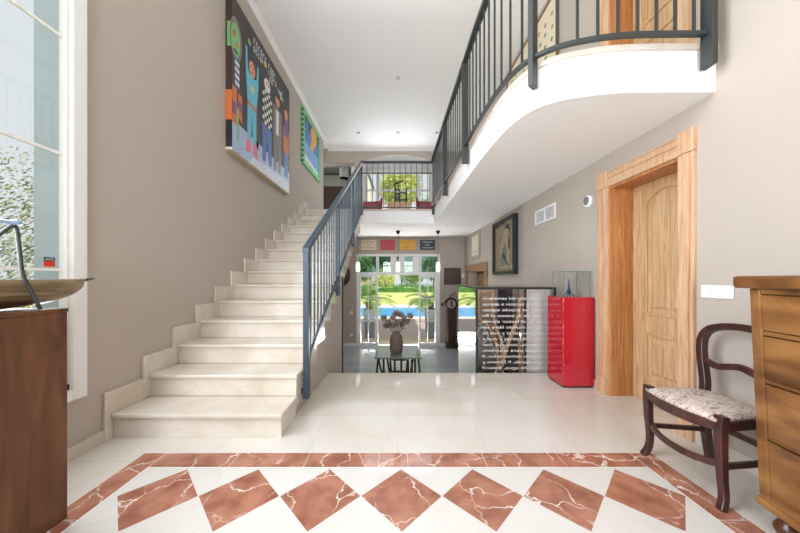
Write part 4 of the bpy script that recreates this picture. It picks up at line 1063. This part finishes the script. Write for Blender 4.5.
for k in range(9):
    a=random.uniform(0,6.28); rr_=random.uniform(.08,.17); p=Vector((vx+rr_*math.cos(a),vy+rr_*math.sin(a),TZ+.37+random.uniform(0,.12)))
    d=Vector((math.cos(a),math.sin(a),.4)); sd=Vector((-math.sin(a),math.cos(a),0))
    mb=MB(); mb.add([p-d*.06,p+sd*.022,p+d*.06-Vector((0,0,.015)),p-sd*.022,p+Vector((0,0,.008))],[(0,1,4),(1,2,4),(2,3,4),(3,0,4)]); mb.build('leaf',M['stem'],fl)
# ------------------------------------------------------------------ tall clock with slanting rod
ck=thing('tall_clock','dark wooden tall clock with round head against the far wall','clock',(1.56,8.35,ZL))
mb=MB(); mb.box(1.40,1.72,8.22,8.50,ZL,ZL+.16); mb.build('base',M['darkwood'],ck,bevel=.008)
mb=MB(); mb.box(1.44,1.68,8.25,8.50,ZL+.1605,ZL+1.12); mb.build('trunk',M['darkwood'],ck,bevel=.006)
mb=MB(); mb.lathe([(.185,.12),(.19,0),(.17,-.03),(.135,-.035),(.13,-.015)],(1.56,8.34,.415),36,axis='y'); hd=mb.build('head',M['darkwood'],ck)
mb=MB(); mb.lathe([(.125,.0),(.125,-.006)],(1.56,8.318,.415),30,axis='y'); mb.build('dial',pc(176,170,160),hd)
mb=MB(); mb.box(1.54,1.58,8.305,8.311,.33,.50); mb.ball((1.56,8.306,.47),.03,5,sz=1); mb.build('hands',M['black'],hd)
mb=MB(); mb.tube([(1.30,8.30,.42),(1.66,8.30,.76)],.016,8); rd=mb.build('slanting_rod',M['darkwood'],ck,smooth=True)
mb=MB(); mb.ball((1.285,8.30,.405),.05,7); mb.build('knob',M['darkwood'],rd,smooth=True)
# ------------------------------------------------------------------ upper landing beyond the arch
def tubchair(x,y,label):
    t=thing('tub_chair',label,'armchair',(x,y,ZU),'pair of burgundy tub chairs')
    mb=MB(); N=20; pr=[]
    vs=[];fs=[]
    for i in range(N+1):
        a=PI*(-.12)+PI*1.24*i/N
        for (rr_,z) in ((.30,.20),(.33,.45),(.345,.60),(.335,.635),(.30,.635),(.285,.60),(.25,.43),(.24,.20)):
            vs.append((x+rr_*math.cos(a),y+rr_*math.sin(a)*.95,ZU+z))
    for i in range(N):
        for j in range(8): fs.append((i*8+j,i*8+(j+1)%8,(i+1)*8+(j+1)%8,(i+1)*8+j))
    fs.append(tuple(range(8))); fs.append(tuple(range(N*8,N*8+8))); mb.add(vs,fs); mb.build('shell',M['burg'],t,smooth=True)
    mb=MB(); mb.box(x-.22,x+.22,y-.26,y+.2,ZU+.22,ZU+.44); mb.build('seat',M['burg'],t,bevel=.03,seg=3)
    for sx in (-1,1):
        for sy in (-1,1):
            mb=MB(); mb.tube([(x+sx*.2,y+sy*.2,ZU+.001),(x+sx*.17,y+sy*.17,ZU+.23)],[.012,.018],8); mb.build('leg',M['black'],t)
    return t
tc_=tubchair(-.74,7.75,'burgundy leather tub chair left of the wooden stand under the arch')
dup(tc_,(.80,7.75,ZU),'burgundy leather tub chair right of the wooden stand under the arch')
sd_=thing('wooden_stand','low light wooden stand on the landing carrying the black iron sculpture','stand',(.04,7.1,ZU))
mb=MB(); mb.box(-.25,.33,6.95,7.35,ZU+.285,ZU+.325); mb.build('top',M['pine'],sd_,bevel=.006)
mb=MB(); mb.box(-.23,.31,6.97,7.33,ZU+.05,ZU+.285); mb.build('body',M['pine'],sd_,bevel=.006)
for x in (-.21,.26):
    for y in (6.99,7.27):
        mb=MB(); mb.box(x,x+.04,y,y+.04,ZU,ZU+.05); mb.build('foot',M['pine'],sd_)
sc_=thing('iron_sculpture','black iron sculpture shaped like stacked little chairs on the wooden stand','sculpture',(.06,7.12,ZU+.326))
B=ZU+.326
def K(px): return (px-398)/285*7.1
def KZ(py): return H+(279-py)/285*7.1
def ib(P,r=.012): 
    mb=MB(); mb.tube(P,r,6); return mb
yA,yB=7.06,7.19
mb=MB()
for y in (yA,yB):
    mb.tube([(K(395.5),y,B),(K(395.5),y,KZ(183))],.012,6); mb.tube([(K(399.5),y,B),(K(399.5),y,KZ(190))],.012,6); mb.tube([(K(406.7),y,B),(K(406.7),y,KZ(189))],.014,6)
mb.build('uprights',M['black'],sc_)
for py,a,b_ in ((197.5,395,400),(194,395,400),(200,394,407),(192.8,399,407),(189.8,395,400)):
    mb=MB(); mb.box(K(a),K(b_),yA-.01,yB+.01,KZ(py)-.010,KZ(py)+.010); mb.build('slat',M['black'],sc_)
mb=MB(); mb.tube([(K(393.5),7.12,KZ(184.5)),(K(403.5),7.12,KZ(180.2))],.022,6); mb.tube([(K(398),7.12,KZ(190)),(K(398.3),7.12,KZ(182.5))],.014,6); mb.build('arm',M['black'],sc_)
# recess: dark cabinet and lamp
cb=thing('dark_cabinet','tall dark brown cabinet in the grey green recess left of the arch','cabinet',(-2.1,9.4,ZU))
mb=MB(); mb.box(-3.2,-1.48,9.2,9.7,ZU,4.10); mb.build('body',pc(58,36,30),cb,bevel=.006)
mb=MB(); mb.box(-3.22,-1.47,9.18,9.72,4.1005,4.14); mb.build('top',pc(66,42,34),cb,bevel=.004)
lm=thing('shade_lamp','lamp with silver drum shade standing on the dark cabinet','lamp',(-1.78,9.42,4.141))
mb=MB(); mb.lathe([(.09,.0),(.09,.015),(.02,.03),(.012,.06),(.012,.36)],(-1.78,9.42,4.1405),16); mb.build('base',M['lamp'],lm)
mb=MB(); mb.lathe([(.155,.34),(.155,.66),(.150,.66),(.150,.34)],(-1.78,9.42,4.1405),28); mb.build('lamp_shade',M['lamp'],lm,smooth=False)
mb=MB(); mb.box(-3.4,-1.47,9.75,9.98,4.78,4.86); tag(mb.build('wall_shelf',pc(84,92,78)),'dark green shelf high on the back wall of the recess','shelf')
# ------------------------------------------------------------------ outdoors
mb=MB(); mb.box(-9,9,YF+.29,14.6,ZL-.12,ZL-.03); struct('terrace',mb,M['terr'])
mb=MB(); mb.box(-9,9,14.6,15.4,ZL-.12,ZL-.02); mb.box(-9,9,20.6,22.6,ZL-.12,ZL-.02); struct('pool_coping',mb,M['cop'])
mb=MB(); mb.box(-9,9,15.4,20.6,ZL-.2,ZL-.08); tag(mb.build('pool_water',M['water']),'bright blue swimming pool beyond the terrace','swimming pool')
mb=MB(); mb.box(-50,50,22.6,80,ZL-.25,ZL-.05); tag(mb.build('lawn',M['grass']),'sunlit yellow green lawn beyond the swimming pool','lawn',kind='stuff')
mb=MB(); mb.box(-40,-2.6,-14,22.6,-1.2,-.98); struct('ground',mb,M['grass'])
def leafcloud(mb,c,rad,n,size,squash=1.0):
    for k in range(n):
        d=Vector((random.gauss(0,1),random.gauss(0,1),random.gauss(0,1))).normalized()
        r_=random.random()**.4
        p=Vector((c[0]+d.x*rad[0]*r_,c[1]+d.y*rad[1]*r_,c[2]+d.z*rad[2]*r_))
        nn=Vector((random.gauss(0,1),random.gauss(0,1),random.gauss(0,1))).normalized(); a=nn.orthogonal().normalized(); b2=nn.cross(a); s=size*random.uniform(.6,1.3)
        mb.quad(p-a*s,p-b2*s*.42,p+a*s,p+b2*s*.42)
random.seed(31)
hd_=MB()
for x in range(-14,15): leafcloud(hd_,(x*1.1,44,ZL+.55),(1.0,.8,.75),200,.14)
hd_.box(-16,16,43.6,44.4,ZL-.05,ZL+.9)
tag(hd_.build('hedge',M['hedge']),'long green hedge across the far end of the lawn','hedge')
def tree(x,y,z0,h,r,mat,label,n,size,group=None,cz=None):
    t=thing('tree',label,'tree',(x,y,z0),group)
    mb=MB(); mb.tube(q3([(x,y,z0),(x+.1*r,y,z0+h*.3),(x-.05*r,y+.1,z0+h*.75)],4),[.13,.12,.12,.11,.10,.09,.08,.07,.06],8); mb.build('trunk',M['trunk'],t,smooth=True)
    mb=MB(); leafcloud(mb,(x,y,z0+h-r*.9),(r,r,r*1.05),n,size)
    for k in range(6):
        a=random.uniform(0,6.28); leafcloud(mb,(x+r*.6*math.cos(a),y+r*.6*math.sin(a),z0+h-r+random.uniform(-.5,.6)*r),(r*.5,r*.5,r*.45),n//8,size)
    mb.build('foliage',mat,t); return t
tg='trees behind the lawn'
tree(-2.3,47.5,ZL,3.7,1.9,M['ytree'],'yellow green bushy tree seen through the left half of the open glazing',1700,.16,tg)
tree(2.3,49,ZL,4.4,2.1,M['tree'],'light green tree seen through the right half of the open glazing',1700,.17,tg)
tree(6.6,49,ZL,6.0,2.5,M['hedge'],'mid green tree behind the right planter',1500,.2,tg)
tree(-7.0,49,ZL,6.0,2.5,M['hedge'],'mid green tree behind the left planter',1500,.2,tg)
tree(-2.6,54.5,ZL,9.5,3.0,M['hedge'],'tall green tree standing farthest back behind the lawn',2200,.24,tg)
# trees seen through the arch
tree(.6,56,ZL,24.2,4.2,M['ytree'],'light green leafy tree rising in the middle of the arch window',3600,.33,'trees beyond the arch')
tree(6.4,52,ZL,17,3.0,M['tree'],'lower green tree behind the right tub chair',1600,.3,'trees beyond the arch')
# neighbouring gabled house seen through the left of the arch window
hs=thing('neighbour_house','cream neighbouring house with teal roof edge at the left of the arch window','house',(-9,66,ZL))
Yh=66.0
def HX(px): return (px-398)/285*Yh
def HZ(py): return H+(279-py)/285*Yh
mb=MB(); mb.prism([(HX(340),Yh,ZL-.05),(HX(370.5),Yh,ZL-.05),(HX(370.5),Yh,HZ(183)),(HX(365.5),Yh,HZ(166)),(HX(340),Yh,HZ(166))],(0,5,0)); mb.build('wall',M['house'],hs)
mb=MB(); mb.prism([(HX(364.8),Yh-.3,HZ(164.5)),(HX(366.3),Yh-.3,HZ(164.0)),(HX(372.6),Yh-.3,HZ(182.2)),(HX(371.2),Yh-.3,HZ(183.0))],(0,5.6,0)); mb.build('roof_edge',M['teal'],hs)
# potted palms on the terrace
def palm(x,y,label):
    t=thing('potted_palm',label,'potted palm',(x,y,ZL-.03),'pair of potted palms on the terrace')
    z0=ZL-.03
    mb=MB(); mb.lathe([(.13,0),(.135,.02),(.17,.98),(.185,1.0),(.185,1.03),(.155,1.03),(.15,.95)],(x,y,z0),4); 
    mb=MB(); 
    mb.hexa([(x-.14,y-.14,z0),(x+.14,y-.14,z0),(x+.14,y+.14,z0),(x-.14,y+.14,z0),(x-.19,y-.19,z0+1.0),(x+.19,y-.19,z0+1.0),(x+.19,y+.19,z0+1.0),(x-.19,y+.19,z0+1.0)])
    mb.build('pot',M['pot'],t,bevel=.01)
    mb=MB(); mb.lathe([(.09,0),(.13,.08),(.12,.2),(.06,.26)],(x,y,z0+1.001),14); mb.build('trunk',M['trunk'],t)
    for k in range(22):
        a=2*PI*k/22*1.0+random.uniform(-.12,.12); el_=random.uniform(.15,1.25); Lf=random.uniform(.85,1.15)
        P=[]; p=Vector((x,y,z0+1.22)); 
        for i in range(9):
            e=el_-i*.17
            d=Vector((math.cos(a)*math.cos(e),math.sin(a)*math.cos(e),math.sin(e))); P.append(p.copy()); p=p+d*Lf/8
        mb=MB(); mb.tube(P,[.012-.001*i for i in range(9)],5)
        for i in range(1,9):
            for f in (0,.33,.66):
                q=P[i] if f==0 or i==8 else P[i].lerp(P[i+1],f); tt=(P[min(i+1,8)]-P[i-1]).normalized(); sdv=tt.cross(Vector((0,0,1))).normalized()
                l_=.30*math.sin(PI*min((i+f)/9,.97)*.85+.35)
                for s in (-1,1):
                    e_=q+sdv*s*l_+tt*l_*.6+Vector((0,0,.05))
                    mb.add([q-tt*.020,q+tt*.020,e_],[(0,1,2)])
        mb.build('frond',M['frond'],t)
    return t
palm(-1.0,9.95,'potted palm in a charcoal planter outside the left glazed leaf')
palm(1.13,9.95,'potted palm in a charcoal planter outside the right glazed leaf')
# olive tree outside the tall window
ol=thing('olive_tree','grey green olive tree in the garden outside the tall left window','tree',(-5.4,3.7,-.98))
mb=MB(); mb.tube(q3([(-5.4,3.7,-.98),(-5.3,3.75,.2),(-5.45,3.65,1.4)],4),[.16]*9,8); mb.build('trunk',M['trunk'],ol,smooth=True)
mb=MB(); leafcloud(mb,(-5.4,3.9,1.25),(1.2,1.6,1.75),11000,.030); leafcloud(mb,(-5.4,2.2,1.2),(1.2,1.0,1.5),4500,.030); mb.build('foliage',M['olive'],ol)
# ------------------------------------------------------------------ world, lights, camera
W=bpy.data.worlds.new('world'); bpy.context.scene.world=W; W.use_nodes=True
nt=W.node_tree; bg=nt.nodes['Background']
tcw=nt.nodes.new('ShaderNodeTexCoord'); sep=nt.nodes.new('ShaderNodeSeparateXYZ'); nt.links.new(tcw.outputs['Generated'],sep.inputs[0])
rw_=ramp(nt,[(0,(.75,.78,.80,1)),(.5,(.86,.92,.97,1)),(.8,(.85,.92,.96,1)),(1,(.6,.78,.95,1))])
ma=nt.nodes.new('ShaderNodeMath'); ma.operation='MULTIPLY_ADD'; ma.inputs[1].default_value=.5; ma.inputs[2].default_value=.5
nt.links.new(sep.outputs['Z'],ma.inputs[0]); nt.links.new(ma.outputs[0],rw_.inputs['Fac']); nt.links.new(rw_.outputs['Color'],bg.inputs['Color'])
bg.inputs['Strength'].default_value=.74
def light(kind,name,loc,rot,energy,col=(1,1,1),size=None,**k):
    d=bpy.data.lights.new(name,kind); d.energy=energy; d.color=col
    if kind=='AREA': d.shape='RECTANGLE'; d.size,d.size_y=size
    for a,v in k.items(): setattr(d,a,v)
    o=bpy.data.objects.new(name,d); link(o); o.location=loc; o.rotation_euler=rot; return o
sun=light('SUN','sun',(0,0,20),(0,0,0),4.0,(1,.95,.87),angle=.01)
dv=Vector((-.25,.55,-.85)); sun.rotation_euler=dv.to_track_quat('-Z','Y').to_euler()
def area(name,loc,direction,e,size,col=(1,1,1)):
    return light('AREA',name,loc,Vector(direction).to_track_quat('-Z','Y').to_euler(),e,col,size)
area('fill_entrance',(0,YB-1.9,1.5),(0,1,1.3),520,(2.5,3.7),(.93,.965,1))  # added fill lamp behind the camera, tilted up to brighten the ceilings
area('daylight_tall_window',(XL+.04,.69,2.5),(1,0,0),210,(2.1,3.9),(.92,.96,1))
area('fill_recess',(-3.4,8.9,4.0),(1,0,0),22,(1.0,1.4),(.95,.98,1))  # added lamp to brighten the recess; no window is built there
area('daylight_arch',(0,YF-.03,3.7),(0,-1,0),36,(2.0,1.8),(.93,.97,1))
area('fill_terrace',(0,9.12,ZL+.14),(0,-.55,1),110,(2.3,.5),(1,.98,.96))  # added fill lamp low on the terrace, aimed up at the lower ceiling
cam=bpy.data.cameras.new('camera'); cam.sensor_fit='HORIZONTAL'; cam.sensor_width=36; cam.lens=36*285/800; cam.shift_x=2/800; cam.shift_y=12.5/800; cam.clip_start=.02; cam.clip_end=500
co=bpy.data.objects.new('camera',cam); link(co); co.location=(0,0,H); co.rotation_euler=(PI/2,0,0)
sc=bpy.context.scene; sc.camera=co
sc.view_settings.view_transform='Standard'; sc.view_settings.look='None'; sc.view_settings.gamma=1; sc.view_settings.exposure=0.24
sc.view_settings.use_curve_mapping=False
sc.cycles.max_bounces=10; sc.cycles.transparent_max_bounces=16; sc.cycles.diffuse_bounces=5; sc.cycles.sample_clamp_indirect=6
sc.cycles.caustics_reflective=False; sc.cycles.caustics_refractive=False
